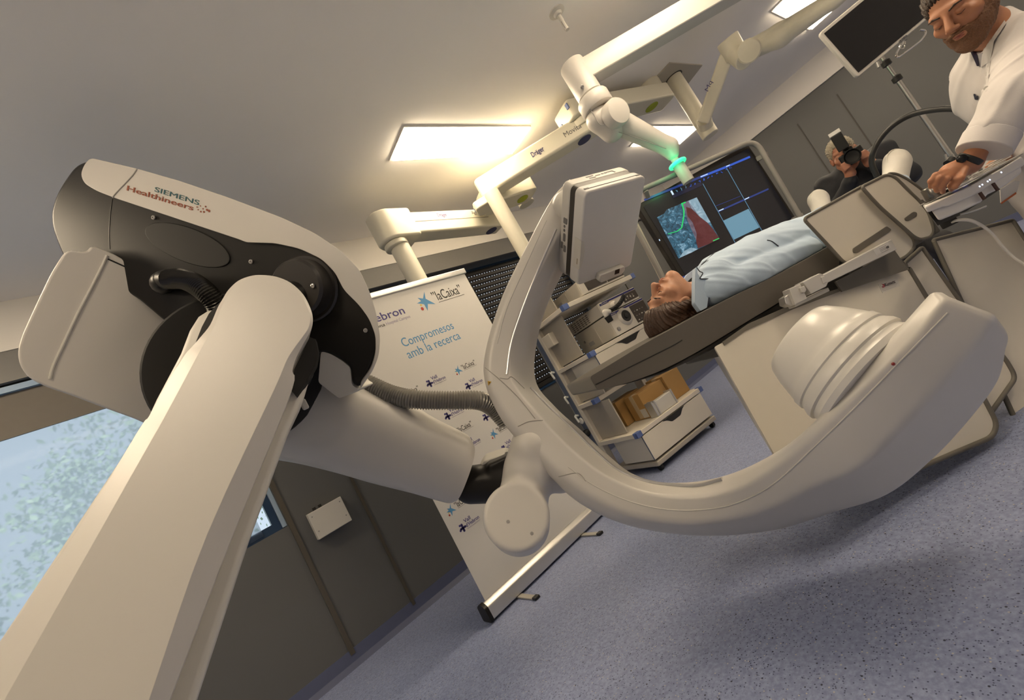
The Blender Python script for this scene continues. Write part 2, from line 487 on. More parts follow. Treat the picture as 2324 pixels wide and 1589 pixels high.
for i, yy in enumerate((1.46, .965)):
    struct('trim_%d' % (8+i), G().box((X1-.004, yy, 1.2), (.01, .012, 2.35)), mat('wall_joint', (.06, .055, .05), .6), smooth=0)
struct('baseboard_back', G().prism([(X0, YB, 0), (X0, YB-.045, 0), (X0, YB-.012, .03), (X0, YB-.006, .1), (X0, YB, .1)], (X1-X0, 0, 0)), COVEM, smooth=0)
struct('baseboard_right', G().box((X1-.006, (Y0+YB)/2, .05), (.012, YB-Y0, .1)), COVEM, smooth=0)
# ---- picture window: frame, glass
FRB = mat('window_frame_blue', (.02, .05, .11), .3, metal=.2)
FRL = mat('jamb_aluminium_blue_reflection', (.42, .55, .70), .3, metal=.5)  # light-blue reflection on the aluminium is put into its base colour
wf = G()
for (x0, x1, z0, z1) in ((WX0, WX1, WZ0, WZ0+.055), (WX0, WX1, WZ1-.05, WZ1), (WX0, WX0+.05, WZ0+.055, WZ1-.05), (WX1-.075, WX1-.03, WZ0+.055, WZ1-.05)):
    wf.box(((x0+x1)/2, YB+.06, (z0+z1)/2), (x1-x0, .07, z1-z0))
w1 = struct('window_1', wf, FRB, smooth=0)
obj('jamb', G().box((WX1-.014, YB+.06, (WZ0+WZ1)/2), (.027, .10, WZ1-WZ0-.01)), FRL, w1, smooth=0)
gl = bpy.data.materials.new('window_glass'); gl.use_nodes = True; nt = gl.node_tree; nt.nodes.clear()
_t = nt.nodes.new('ShaderNodeBsdfTransparent'); _g = nt.nodes.new('ShaderNodeBsdfGlossy'); _g.inputs['Roughness'].default_value = .03
_x = nt.nodes.new('ShaderNodeMixShader'); _x.inputs[0].default_value = .02; _o = nt.nodes.new('ShaderNodeOutputMaterial')
_t.inputs[0].default_value = (.93, .97, 1, 1)
for a, b in ((_t.outputs[0], _x.inputs[1]), (_g.outputs[0], _x.inputs[2]), (_x.outputs[0], _o.inputs[0])): nt.links.new(a, b)
obj('pane', G().box(((WX0+WX1)/2, YB+.07, (WZ0+WZ1)/2), (WX1-WX0-.1, .012, WZ1-WZ0-.1)), gl, w1, smooth=0)
# ---- roller blind: opaque head of the cloth, thin mesh below
rb = thing('roller_blind', 'grey roller blind in front of the left window, thin mesh cloth below its dark head', 'blind', (-1.2, YB+.012, 2.13))
obj('blind_head', G().box(((WX0+WX1)/2-.02, YB+.010, 2.255), (WX1-WX0-.08, .012, .25)), mat('blind_cloth', (.16, .145, .125), .8, bump=.1, bscale=900), rb, smooth=0)
obj('cassette', G().box(((WX0+WX1)/2-.02, YB+.005, 2.395), (WX1-WX0-.06, .05, .035)), mat('cassette_blue', (.2, .32, .5), .4), rb, smooth=0)
sh = bpy.data.materials.new('sheer_mesh_cloth'); sh.use_nodes = True; nt = sh.node_tree; nt.nodes.clear()
_t = nt.nodes.new('ShaderNodeBsdfRefraction'); _t.inputs['Roughness'].default_value = .13; _t.inputs['IOR'].default_value = 1.06; _d = nt.nodes.new('ShaderNodeBsdfTranslucent'); _d.inputs[0].default_value = (.78, .80, .84, 1)
_x = nt.nodes.new('ShaderNodeMixShader'); _x.inputs[0].default_value = .48; _o = nt.nodes.new('ShaderNodeOutputMaterial')
for a, b in ((_t.outputs[0], _x.inputs[1]), (_d.outputs[0], _x.inputs[2]), (_x.outputs[0], _o.inputs[0])): nt.links.new(a, b)
obj('mesh_cloth', G().box(((WX0+WX1)/2-.06, YB+.018, 1.565), (WX1-WX0-.16, .002, 1.13)), sh, rb, smooth=0)
# ---- shuttered window
SHUT = mat('shutter_slat_dark', (.016, .013, .011), .4)
w2 = struct('window_2', G().box(((SX0+SX1)/2, YB+.17, SZ0+.02), (SX1-SX0, .06, .04)).box((SX0+.02, YB+.17, 1.68), (.04, .06, 1.5)).box((SX1-.02, YB+.17, 1.68), (.04, .06, 1.5)).box(((SX0+SX1)/2, YB+.17, SZ1-.02), (SX1-SX0, .06, .04)), FRB, smooth=0)
obj('sill', G().box(((SX0+SX1)/2, YB+.06, SZ0+.012), (SX1-SX0-.01, .14, .02)), mat('sill_blue_daylit', (.05, .12, .26), .12, metal=.6), w2, smooth=0)  # blue daylight falling on the sill is put into its colour
# perforated slats: each slat is split by its row of slots
g = G(); z = SZ0+.07; PIT = .056
while z < SZ1-.03:
    g.prism([(SX0+.04, YB+.125, z), (SX0+.04, YB+.112, z+.012), (SX0+.04, YB+.112, z+PIT-.020), (SX0+.04, YB+.125, z+PIT-.008)], (SX1-SX0-.08, 0, 0))
    x = SX0+.05
    while x < SX1-.06:
        g.box((x+.014, YB+.128, z+PIT-.004), (.023, .006, .0095)); x += .037
    z += PIT
shn = thing('roller_shutter', 'dark perforated roller shutter with rows of daylight dots behind the trolley', 'shutter', ((SX0+SX1)/2, YB+.12, SZ0+.05))
obj('slats', g, SHUT, shn, smooth=0)
obj('bottom_rail', G().box(((SX0+SX1)/2, YB+.12, SZ0+.05), (SX1-SX0-.09, .03, .045)), SHUT, shn, smooth=0)
# ---- tree outside
def leafy(n, c, r, rng):
    g = G()
    cl = []
    for _ in range(n//70):
        d = rng.normal(size=3); d /= np.linalg.norm(d); cl.append(np.array(c)+d*np.array(r)*rng.uniform(.1, 1)**.5)
    for i in range(n):
        q = cl[i//70 % len(cl)]+rng.normal(size=3)*np.array((.26, .2, .20))
        a = rng.normal(size=3); a /= np.linalg.norm(a); b = np.cross(a, rng.normal(size=3)); b /= np.linalg.norm(b); s = rng.uniform(.035, .085)
        g.add([q-a*s, q+b*s*.5, q+a*s, q-b*s*.5], [(0, 1, 2, 3)])
    return g
rng = np.random.default_rng(3)
LEAF = mat('leaf_green', (.26, .37, .20), .5, noise=.7, nscale=2.2, sheen=.3)
for i, (c, r, n, lb) in enumerate((((-5.2, 12.5, 1.6), (2.6, 1.7, 2.6), 9000, 'bushy green tree beyond the left part of the window'), ((-.2, 11.8, 2.9), (2.3, 1.7, 2.1), 8000, 'tall green tree with sky showing through, right part of the window'), ((-2.0, 7.6, -.4), (2.6, 1.2, 1.4), 7000, 'low shadowy bush below the trees outside the window'))):
    t = thing('tree' if i < 2 else 'bush', lb, 'tree' if i < 2 else 'bush', (c[0], c[1], -2.5))
    obj('foliage', leafy(n, c, r, rng), LEAF, t, smooth=0)
    obj('trunk', G().tube([(c[0], c[1], -2.5), (c[0]+.1, c[1], 0), (c[0]+.2, c[1], c[2])], [.16, .12, .05], 8), mat('bark', (.12, .09, .06), .9), t)
# ---- ceiling lamps
LFR = mat('lamp_frame', (.75, .73, .68), .4)
LEM = mat('lamp_diffuser', (.9, .88, .8), .4, emis=LAMP_COLOR, estr=LAMP_POWER)
_b = LEM.node_tree.nodes['Principled BSDF']; _b.inputs['Emission Color'].default_value = (*LAMP_COLOR, 1)
lamp_lab = ['large lit rectangular ceiling lamp above the banner, left of the white pendant arm', 'small distant lit ceiling lamp behind the end of the green-ringed arm', 'distant lit ceiling lamp beside the upper left edge of the black monitor', 'ceiling lamp overhead, out of view near the camera']
for i, (lx, ly) in enumerate(LAMP_SPOTS):
    t = thing('ceiling_lamp', lamp_lab[min(i, 3)], 'lamp', (lx, ly, ZC-.03), 'ceiling lamps')
    fr = G()
    for sx, sy, cx, cy in ((1.24, .02, 0, .15), (1.24, .02, 0, -.15), (.02, .28, .61, 0), (.02, .28, -.61, 0)):
        fr.box((lx+cx, ly+cy, ZC-.006), (sx, sy, .012))
    obj('frame', fr, LFR, t, smooth=0)
    obj('diffuser', G().box((lx, ly, ZC-.014), (1.20, .28, .028)), LEM, t, smooth=0)
# ================================================================ X-RAY ROBOT
def sweep(st, section, sub=6, cap_round=True):
    """st: rows (center, U half vector, W half vector); section: (u, w) outline"""
    C = catmull([s[0] for s in st], sub); U = catmull([s[1] for s in st], sub); Wv = catmull([s[2] for s in st], sub)
    rings = [[c+u*a+w*b for a, b in section] for c, u, w in zip(C, U, Wv)]
    return G().rings(rings, True)
def px_st(rows, sgn=1.0, shift=0.0):
    """rows: (inner px, outer px, depth inner, depth outer, thickness) -> stations of a solid bar"""
    mids = []; out = []
    for (xi, yi), (xo, yo), di, do, th in rows: mids.append((P(xi, yi, di)+P(xo, yo, do))/2)
    n = len(rows)
    for i, ((xi, yi), (xo, yo), di, do, th) in enumerate(rows):
        a, b = P(xi, yi, di), P(xo, yo, do)
        t = nrm(mids[min(i+1, n-1)]-mids[max(i-1, 0)])
        u = (b-a)/2
        w = nrm(np.cross(t, u))
        if np.dot(w, CAM-mids[i]) < 0: w = -w
        out.append((mids[i]-w*th*shift, u, w*th/2))
    return out
def super_sec(n=28, p=2.0): 
    return [(math.copysign(abs(math.cos(a))**(2/p), math.cos(a)), math.copysign(abs(math.sin(a))**(2/p), math.sin(a))) for a in np.linspace(0, 2*math.pi, n, endpoint=False)]
ROB = thing('c_arm_robot', 'large white robotic X-ray machine with black upper arm and curved C-arm, filling the foreground', 'X-ray machine', (-.75, .72, 0))
# ---- link from the floor to the shoulder
LP = Plane.three(P(446, 1589, .86), P(0, 1457, .86), P(590, 640, 1.31))
FP = [((-420, 2060), (-257, 2060)), ((0, 1457), (77, 1470)), ((174, 1207), (226, 1207)), ((315, 975), (342, 1002)), ((338, 945), (365, 962)), ((372, 880), (412, 875)), ((419, 806), (452, 800)), ((433, 790), (462, 782)), ((455, 765), (472, 764)), ((477, 737), (487, 738)), ((494, 698), (501, 701)), ((505, 679), (511, 683)), ((519, 657), (524, 662)), ((541, 637), (545, 642)), ((568, 626.5), (570, 631)), ((593, 624), (594, 629)), ((627, 628), (625, 633)), ((660, 642), (656, 647)), ((688, 668), (683, 672)), ((704, 698), (699, 701)), ((710, 721), (704, 722)), ((708, 743), (700, 744)), ((699, 762), (687, 764)), ((685, 787), (668, 790)), ((671, 815), (652, 815)), ((664, 842), (640, 843)), ((660, 892), (620, 889)), ((528, 1215), (470, 1213)), ((385, 1589), (338, 1589)), ((170, 2160), (110, 2160))]
_fo = catmull([LP.at(*q[1]) for q in FP[1:-1]], 4)
_oo = catmull([LP.at(*q[0], -min(.045, .00085*math.hypot(q[0][0]-q[1][0], q[0][1]-q[1][1]))) for q in FP[1:-1]], 4)
_fo = [LP.at(*FP[0][1])]+_fo+[LP.at(*FP[-1][1])]; _oo = [LP.at(*FP[0][0], -.045)]+_oo+[LP.at(*FP[-1][0], -.045)]
LDV = nrm(ray(600, 1150))
lk = obj('lower_arm_cover', G().rings([_fo, _oo, [q+LDV*.12 for q in _oo]]), WHITE, ROB, bevel=.007, seg=3, bang=14)
back = [(-420, 2040), (0, 1446), (332, 948), (352, 905), (408, 800), (428, 748), (448, 716), (478, 697), (520, 690), (600, 684), (668, 700), (700, 760), (712, 800), (710, 835), (690, 905), (659, 970), (560, 1241), (446, 1589), (230, 2250)]
obj('lower_arm_shell', ext(back, LP, -.10, .22, dv=LDV), WHITE2, ROB, bevel=.02, seg=3, bang=50)
for px in ([(660, 885), (668, 838), (690, 792), (702, 765), (716, 770), (722, 800), (716, 828), (700, 858), (672, 900)], [(440, 788), (456, 764), (477, 737), (494, 699), (506, 680), (490, 694), (474, 712), (458, 742)]):
    obj('joint_gap_shade', ext(px, LP, -.088, .02), mat('deep_black', (.006, .0055, .005), .7), ROB, smooth=0)  # black plates stand in for the shade inside the recess beside the cover
obj('arm_edge_seal', ext([(668, 905), (658, 972), (560, 1241), (446, 1589), (300, 2000), (270, 2000), (425, 1589), (545, 1241), (640, 972)], LP, -.20, .13, dv=LDV), DARK, ROB, bevel=.004, seg=1)
# floor turret that carries it (below and left of the frame)
lb = (LP.at(-420, 2060, -.1)+LP.at(170, 2160, -.1))/2
obj('floor_turret', G().lathe((-.75, .72, 0), (0, 0, 1), [(.30, 0), (.32, .02), (.32, .2), (.27, .3), (.2, .34)], 40).tube([lb, (-.75, .72, .25)], [.17, .19], 20, smooth=False), WHITE2, ROB)
# ---- bearing disc behind the joint
dc = P(548, 842, 1.50)
dax = nrm(nrm(CAM-dc)*1.0+RT*.05)
obj('bearing_ring', G().lathe(dc-dax*.16, dax, [(.24, 0), (.272, .02), (.272, .118), (.266, .125), (.235, .125), (.20, .11), (.06, .11)], 64), mat('deep_black', (.006, .0055, .005), .7), ROB, smooth=25)
obj('joint_hub', G().cyl(dc-dax*.1, dc+dax*.115, .13, 36), mat('hub_grey', (.03, .028, .026), .5), ROB)
obj('limit_stop', G().box(P(690, 918, 1.44), (.022, .035, .02), (RT*.9+UP*.45, UP*.9-RT*.45, dax)), WHITE2, ROB, bevel=.005)
# ---- motor housing at the far left
HP = Plane(P(240, 760, 1.56), nrm(CAM-P(240, 760, 1.56))+RT*.12+UP*.05)
hous = [(150, 566), (196, 572), (207, 557), (250, 571), (324, 614), (371, 622), (430, 690), (500, 790), (520, 900), (470, 1000), (380, 985), (310, 952), (234, 925), (156, 895), (108, 880), (64, 858), (44, 828), (40, 798), (49, 763), (78, 699), (117, 617)]
obj('motor_housing', ext(hous, HP, 0, .42, r=.035, seg=4), WHITE, ROB, bevel=.055, seg=5, bang=40)
obj('housing_seam', G().tube([HP.at(x, y, .0005) for x, y in ((243, 580), (222, 625), (180, 706), (142, 786), (121, 832), (114, 860))], .005, 8), WHITE2, ROB)
obj('housing_panel_gap', G().tube([HP.at(x, y, .0) for x, y in ((245, 588), (285, 606), (330, 628), (358, 640))], .003, 6), DARK, ROB)
# ---- upper arm: black body, white cap
UPn = Plane.three(P(120, 480, 1.62), P(845, 790, 1.50), P(560, 1000, 1.60))
body = [(205, 362), (171.7, 373), (148, 404), (125, 443), (114, 482), (117, 517), (129, 552), (150, 600), (220, 640), (300, 668), (420, 770), (560, 870), (700, 890), (722, 800), (749, 802), (776, 818), (796, 833), (800, 872), (817, 880), (840, 838), (853, 802), (856, 763), (846, 712), (830, 665), (806, 616), (765, 575), (706, 537), (632, 503), (512, 456), (400, 419), (308, 392)]
UAD = nrm(ray(800, 640))
obj('upper_arm_body', ext(body, UPn, 0, .24, r=.05, seg=6, dv=UAD), DARK, ROB, bevel=.05, seg=5, bang=55)
cap = [(205, 358), (312, 383), (406, 410), (515, 447), (640, 494), (714, 529), (772.5, 568), (815.5, 611), (839, 662), (854.5, 712), (863, 767), (860, 806), (846.7, 841), (817.4, 884), (819, 868), (842.8, 836), (853, 802), (853, 763), (838, 724), (815.5, 693), (780, 658), (761, 619), (729.6, 587.5), (679, 564), (624, 552), (558, 550), (546, 544.6), (259.5, 449), (218.5, 433), (191, 416), (182.6, 396), (191, 373)]
obj('upper_arm_cap', ext(cap, UPn, .014, .26, r=.022, seg=4, dv=UAD), WHITE, ROB, bevel=.010, seg=3, bang=40)
obj('cap_seam', G().tube([UPn.at(x, y, .0145) for x, y in ((311, 384), (298, 402), (262, 440), (256, 449))], .0022, 6), mat('seam_shadow', (.35, .33, .30), .7), ROB)
obj('end_shell_seam', G().tube([UPn.at(x, y, .0) for x, y in ((255, 452), (250, 490), (248, 530), (249, 566))], .0012, 6), DARK, ROB)
# dished recess and boss
ell = [UPn.at(425+100*math.cos(a)*.96-38*math.sin(a)*-.25, 556+100*math.cos(a)*.27+44*math.sin(a), .004) for a in np.linspace(0, 2*math.pi, 40, endpoint=False)]
obj('recessed_panel', G().prism(ell, -UPn.n*.01), mat('charcoal_dull', (.009, .0085, .008), .5, spec=.3), ROB, bevel=.003, seg=2)
bc = UPn.at(697, 655)
obj('shoulder_boss', G().lathe(bc-UPn.n*.03, UPn.n, [(.118, 0), (.116, .034), (.110, .040), (.100, .040), (.097, .046), (.094, .088), (.086, .098), (.02, .100)], 56), mat('boss_charcoal', (.020, .017, .015), .38, bump=.03, bscale=500), ROB, smooth=28)
obj('boss_pin', G().cyl(bc, LP.at(640, 700, -.12), .055, 24), DARK, ROB)
for x, y, o in ((710, 649, .072), (349, 494, .002), (570, 594, .002), (830, 750, .002)):
    c = UPn.at(x, y, o)
    obj('screw', G().lathe(c, UPn.n, [(.0075, 0), (.0075, .003), (.0055, .0045), (.003, .0045), (.0028, .002)], 16), STEEL if x == 710 else GREYP, ROB)
# maker's lettering
TEAL = mat('letter_teal', (.008, .085, .105), .5); RUST = mat('letter_rust', (.25, .05, .013), .5)
g = G(); text_px(g, 'SIEMENS', UPn, (351, 434.5), (451.5, 466), 10.5, False, .0, .0142, updir=(.18, -.98)); obj('lettering', g, TEAL, ROB, smooth=0, label='teal lettering')
g = G(); text_px(g, 'Healthineers', UPn, (288, 432), (438, 478), 11, True, .0, .0142, updir=(.2, -.98))
for x, y, r in ((447, 470, 1.1), (455, 467.5, 1.3), (461, 474, 1.6), (467, 469, 1.9), (450, 476, 1.4), (470, 476.5, 2.6), (456, 480.5, 2.0), (463, 481, 2.3), (475, 479, 2.9), (449, 470, 1.1)):
    c = UPn.at(x, y, .0142); k = 1.5/FPX; g.lathe(c, UPn.n, [(r*k, 0), (r*k, .0012)], 12)
obj('lettering', g, RUST, ROB, smooth=0, label='rust-coloured lettering with dots')
# ---- black corrugated hose from housing to joint
def hose(name, pts, r, pitch, m, par, amp=.12, n=14, label=None):
    c = catmull(pts, 24); L = np.cumsum([0]+[np.linalg.norm(c[i+1]-c[i]) for i in range(len(c)-1)])
    k = int(L[-1]/pitch)*4
    s = np.linspace(0, L[-1], k); q = np.array([[np.interp(a, L, [p[j] for p in c]) for j in range(3)] for a in s])
    rr = [r*(1+amp*math.sin(i*math.pi/2)) for i in range(k)]
    return obj(name, G().tube(list(q), rr, n, smooth=False), m, par, label=label, smooth=80)
hp = [P(x, y, d) for x, y, d in ((385, 634, 1.44), (410, 633, 1.41), (438, 642, 1.38), (468, 664, 1.365), (492, 692, 1.38), (508, 722, 1.42))]
hose('black_hose', hp, .0305, .0062, mat('gloss_black_hose', (.012, .011, .010), .22), ROB, .08)
obj('hose_elbow', G().tube([HP.at(372, 648, -.01), P(368, 642, 1.49), P(376, 635, 1.46), P(392, 634, 1.435)], [.035, .035, .033, .031], 16), DARK, ROB)
# ---- forearm cone
fa = px_st([((590, 745), (540, 1065), 1.62, 1.62, .44), ((690, 815), (640, 1078), 1.64, 1.64, .42), ((822, 886), (741, 1098), 1.67, 1.67, .36), ((905, 926), (834, 1122), 1.69, 1.69, .33), ((982, 968), (925, 1141), 1.71, 1.71, .29), ((1052, 1001), (1000, 1160), 1.73, 1.73, .265), ((1072, 1014), (1020, 1162), 1.735, 1.735, .25), ((1083, 1030), (1035, 1155), 1.74, 1.74, .22)], shift=.5)
obj('forearm', sweep(fa, super_sec(40, 2.5), 5), WHITE, ROB)
shd = [UPn.at(x, y, -.005) for x, y in ((722, 868), (728, 797), (749, 803), (776, 819), (795, 834), (798, 874), (815, 884), (770, 905))]
obj('forearm_bracket', G().prism(rpoly(shd, .012), -UPn.n*.12), WHITE2, ROB, bevel=.012, seg=3)
fe = (P(1083, 1030, 1.74)+P(1035, 1155, 1.74))/2
fax = nrm(P(1075, 1090, 1.86)-P(930, 1050, 1.83))
# ---- grey corrugated hose to the C-arm
hp = [P(x, y, d) for x, y, d in ((800, 862, 1.80), (831, 871, 1.80), (888, 896, 1.79), (945, 907, 1.78), (1028, 909, 1.80), (1085, 909, 1.83), (1118, 924, 1.86), (1150, 958, 1.88))]
hose('grey_hose', hp, .0375, .0105, mat('grey_corrugated', (.30, .285, .255), .35, metal=.25), ROB, .09, 16)
# ---- wrist

hc = P(1172, 1172, 1.60); hx = nrm(nrm(CAM-hc)*.95-RT*.06+UP*.16)
w = S()
w.cone(P(1192, 1110, 1.74), P(1203, 1065, 1.76), .098, .098, .02)
w.cone(P(1203, 1065, 1.76), P(1222, 1018, 1.80), .10, .105, .03)
w.cone(P(1222, 1018, 1.80), P(1268, 1068, 1.80), .105, .09, .04)
w.ell(P(1200, 1012, 1.73), .05, .05)
w.cylr(hc-hx*.20, hc+hx*.02, .122, .018, .035)
obj_w = solid('wrist_casting', w, WHITE, ROB, .006)
for x, y in ((1153, 1184), (1207, 1211)):
    c = hc+hx*.021; d = ray(x, y); c = CAM+d*(np.dot(c-CAM, hx)/np.dot(d, hx))
    obj('screw', G().lathe(c-hx*.002, hx, [(.006, 0), (.006, .0025), (.003, .003)], 12), GREYP, ROB)
n = S()
n.cone(P(1070, 1100, 1.84), P(1160, 1092, 1.82), .078, .085, .02)
n.box(P(1140, 1058, 1.82), (.05, .04, .05), .015, .03, (RT*.9+UP*.4, UP*.9-RT*.4, FW))
solid('wrist_neck', n, DARK, ROB, .006)
b1 = [P(x, y, 1.82) for x, y in ((1083, 1072), (1098, 1047), (1150, 1030), (1160, 1040), (1108, 1078), (1096, 1086))]
obj('wrist_bracket', G().prism(b1, FW*.14), WHITE2, ROB, bevel=.01)
# ---- the C
CB = nrm(RT*.656-UP*.34+FW*.67)        # out-of-plane axis of the C, away from the viewer
# rows: inner silhouette, rim of the near face, outer rim of the near face, outer silhouette, depth, how far I and O lie behind, thickness
CR = [((1318, 430), (1308, 436), (1296, 425), (1290, 402), 1.90, .10, .03, .15),
      ((1312, 500), (1290, 490), (1262, 468), (1246, 452), 1.90, .12, .03, .16),
      ((1272, 590), (1240, 588), (1200, 580), (1184, 570), 1.885, .15, .03, .18),
      ((1226, 680), (1192, 682), (1148, 682), (1133, 680), 1.86, .16, .03, .20),
      ((1200, 775), (1160, 780), (1112, 792), (1099, 795), 1.83, .17, .03, .21),
      ((1200, 858), (1163, 862), (1112, 868), (1097, 868), 1.79, .17, .03, .21),
      ((1245, 917), (1212, 928), (1150, 946), (1133, 950), 1.74, .16, .03, .21),
      ((1300, 968), (1262, 985), (1205, 1010), (1186, 1018), 1.69, .14, .04, .22),
      ((1352, 1018), (1318, 1038), (1262, 1068), (1240, 1078), 1.63, .12, .05, .23),
      ((1410, 1066), (1385, 1085), (1335, 1125), (1310, 1142), 1.57, .09, .06, .24),
      ((1490, 1092), (1475, 1119), (1437, 1172), (1420, 1192), 1.50, .07, .07, .25),
      ((1580, 1091), (1585, 1127), (1575, 1190), (1570, 1213), 1.42, .06, .09, .26),
      ((1665, 1070), (1685, 1105), (1720, 1165), (1735, 1201), 1.33, .05, .11, .28),
      ((1755, 1026), (1790, 1040), (1850, 1105), (1880, 1158), 1.23, .045, .14, .29),
      ((1830, 970), (1865, 973), (1945, 1065), (2010, 1115), 1.14, .04, .16, .30),
      ((1905, 890), (1940, 900), (2035, 985), (2120, 1028), 1.07, .04, .18, .31),
      ((1980, 806), (2015, 828), (2120, 895), (2210, 930), 1.02, .04, .19, .31),
      ((2046, 733), (2080, 765), (2195, 810), (2268, 850), 1.00, .04, .19, .30),
      ((2097, 676), (2128, 698), (2248, 742), (2284, 785), .995, .05, .17, .28)]
rings3 = []
for I_, M_, B_, O_, d, di, do_, th in CR:
    t = min(max((di-do_+.14)/.28, 0), 1)          # 1: inner face seen, 0: outer face seen
    i3, m3, b3, o3 = P(*I_, d+di), P(*M_, d), P(*B_, d), P(*O_, d+do_)
    f3 = (o3+CB*th)*t+(i3+CB*th)*(1-t)
    g3 = o3+CB*th*(.35+.4*t); h3_ = i3+CB*th*(.75-.4*t)
    rings3.append([h3_, i3, m3, b3, o3, g3])
cen = lambda r: sum(r)/len(r)
l_ = rings3[-1]; t0 = nrm(cen(l_)-cen(rings3[-2]))
for sh, sc_ in ((.022, .94), (.034, .82)): rings3.append([cen(l_)+(q-cen(l_))*sc_+t0*sh for q in l_])
cols = [catmull([r[k] for r in rings3], 7) for k in range(6)]
rings4 = [rpoly([c[i] for c in cols], [.05, .022, .012, .022, .03, .05], 5) for i in range(len(cols[0]))]
cg = G().rings(rings4)
carm = obj('c_arm', cg, WHITE, ROB, smooth=40)
from mathutils.bvhtree import BVHTree
cbv = BVHTree.FromPolygons([Vector(q) for q in cg.v], cg.f)
def on_c(x, y):
    h, n, i, dd = cbv.ray_cast(Vector(CAM), Vector(nrm(ray(x, y))))
    if h is None: h, n, i, dd = cbv.find_nearest(Vector(P(x, y, 1.6)))
    n = np.array(n); h = np.array(h)
    return h, (n if np.dot(n, CAM-h) > 0 else -n)
def c_line(name, pts, r, m, lift=.0):
    c = catmull([A3(x, y, 0) for x, y in pts], 6)
    return obj(name, G().tube([(lambda q: q[0]+q[1]*lift)(on_c(p[0], p[1])) for p in c], r, 8, smooth=False), m, ROB)
c_line('inner_rail', [(1203, 880), (1243, 922), (1300, 975), (1352, 1026), (1406, 1070), (1470, 1094), (1530, 1102), (1585, 1102), (1640, 1088)], .006, ALU, .001)
c_line('cover_seam', [(1290, 1060), (1345, 1100), (1420, 1135), (1500, 1155), (1585, 1158), (1669, 1143), (1753, 1100), (1843, 1019), (1945, 920), (2050, 812), (2150, 710)], .0020, WHITE2, .0)
c_line('cover_bead', [(1240, 500), (1190, 610), (1150, 700), (1128, 780)], .0022, WHITE2)
c_line('rail_edge', [(1262, 520), (1222, 610), (1186, 700), (1160, 780), (1150, 850)], .005, ALU)
# cover joints, warning sign, red lamp
for ln in (((1134, 858), (1152, 860), (1162, 856), (1190, 882)), ((1101, 834), (1137, 864), (1176, 902), (1215, 950)), ((1175, 968), (1200, 957), (1232, 954)), ((1268, 1082), (1310, 1074), (1330, 1092))):
    c_line('cover_joint', ln, .002, mat('joint_grey', (.36, .34, .31), .6))
q, nn = on_c(1111, 869); e1 = nrm(RT-nn*np.dot(RT, nn)); e2 = np.cross(nn, e1)
tri = [q+nn*.001+(e1*a+e2*b)*.013 for a, b in ((-.65, .55), (.75, .35), (-.35, -.9))]
ws = obj('warning_sign', G().prism(tri, nn*.001), mat('sign_yellow', (.62, .36, .03), .5), ROB, smooth=0, label='yellow warning triangle')
obj('sign_bolt', G().prism([q+nn*.0025+(e1*a+e2*b)*.013 for a, b in ((.15, .28), (-.25, -.02), (0, .0), (-.15, -.42), (.3, .02), (.05, .02))], nn*.0008), BLACK, ws, smooth=0)
q, nn = on_c(2027, 826)
obj('signal_lamp', G().lathe(q-nn*.001, nn, [(.0038, 0), (.0038, .003), (.002, .0045)], 12), mat('signal_red', (.22, .01, .01), .3), ROB, label='small red signal lamp')
# ---- flat detector at the upper end of the C
DC = A3(1.637, 1.07, 1.461)
DU, DV, DW = A3(.955, -.289, -.071), A3(-.188, -.769, .611), A3(-.231, -.57, -.789)
DU, DV, DW = nrm(DU), nrm(DV), nrm(DW)
DV = -nrm(np.cross(DU, DW)) if np.dot(np.cross(DU, DW), DV) < 0 else nrm(np.cross(DU, DW))
def DP(u, v, w): return DC+DU*u+DV*v+DW*w
def slab(g, u0, u1, v0, v1, w0, w1, r):
    o = rpoly([DP(u0, v0, w0), DP(u1, v0, w0), DP(u1, v1, w0), DP(u0, v1, w0)], r, 6); return g.prism(o, DW*(w1-w0))
h1, h2, h3 = .157, .208, .068
obj('detector_back', slab(G(), -h1, h1, -h2, h2, -h3-.01, -.022, .028), WHITE, ROB, bevel=.010, seg=3)
obj('detector_seam_band', slab(G(), -h1+.003, h1-.003, -h2+.003, h2-.003, -.024, .008, .026), mat('band_charcoal', (.035, .030, .025), .4), ROB, smooth=60)
obj('detector_front', slab(G(), -h1, h1, -h2, h2, .005, h3, .026), mat('detector_white', (.62, .605, .59), .45, noise=.012), ROB, bevel=.009, seg=3)
# side buttons, top vents, insert slot, latch
BTN = mat('button_grey', (.16, .155, .15), .5)
for v0, v1, w0, w1 in ((.040, .066, -.055, -.030), (.022, .034, -.052, -.040), (.004, .016, -.052, -.040), (-.040, -.004, -.052, -.036), (-.078, -.046, -.064, -.050), (-.088, -.056, -.046, -.030)):
    o = rpoly([DP(-h1, v0, w0), DP(-h1, v0, w1), DP(-h1, v1, w1), DP(-h1, v1, w0)], .0055, 4)
    obj('button', G().prism([q-DU*.002 for q in o], DU*.004), BTN, ROB, bevel=.0008, seg=1)
for u0, u1, w0, w1 in ((-.055, -.02, -.058, -.052), (-.05, -.02, -.040, -.034), (-.012, .012, -.050, -.045), (.020, .030, -.054, -.046), (.036, .046, -.054, -.046), (.050, .075, -.055, -.050), (.076, .082, -.055, -.034)):
    obj('vent', G().box(DP((u0+u1)/2, h2, (w0+w1)/2), (u1-u0, .003, w1-w0), (DU, DV, DW)), BTN, ROB, smooth=0)
obj('insert_slot', G().box(DP(0, h2, .044), (.26, .003, .003), (DU, DV, DW)).box(DP(-.128, h2, .042), (.022, .0035, .009), (DU, DV, DW)).box(DP(.128, h2, .046), (.018, .0035, .008), (DU, DV, DW)), DARK, ROB, smooth=0)
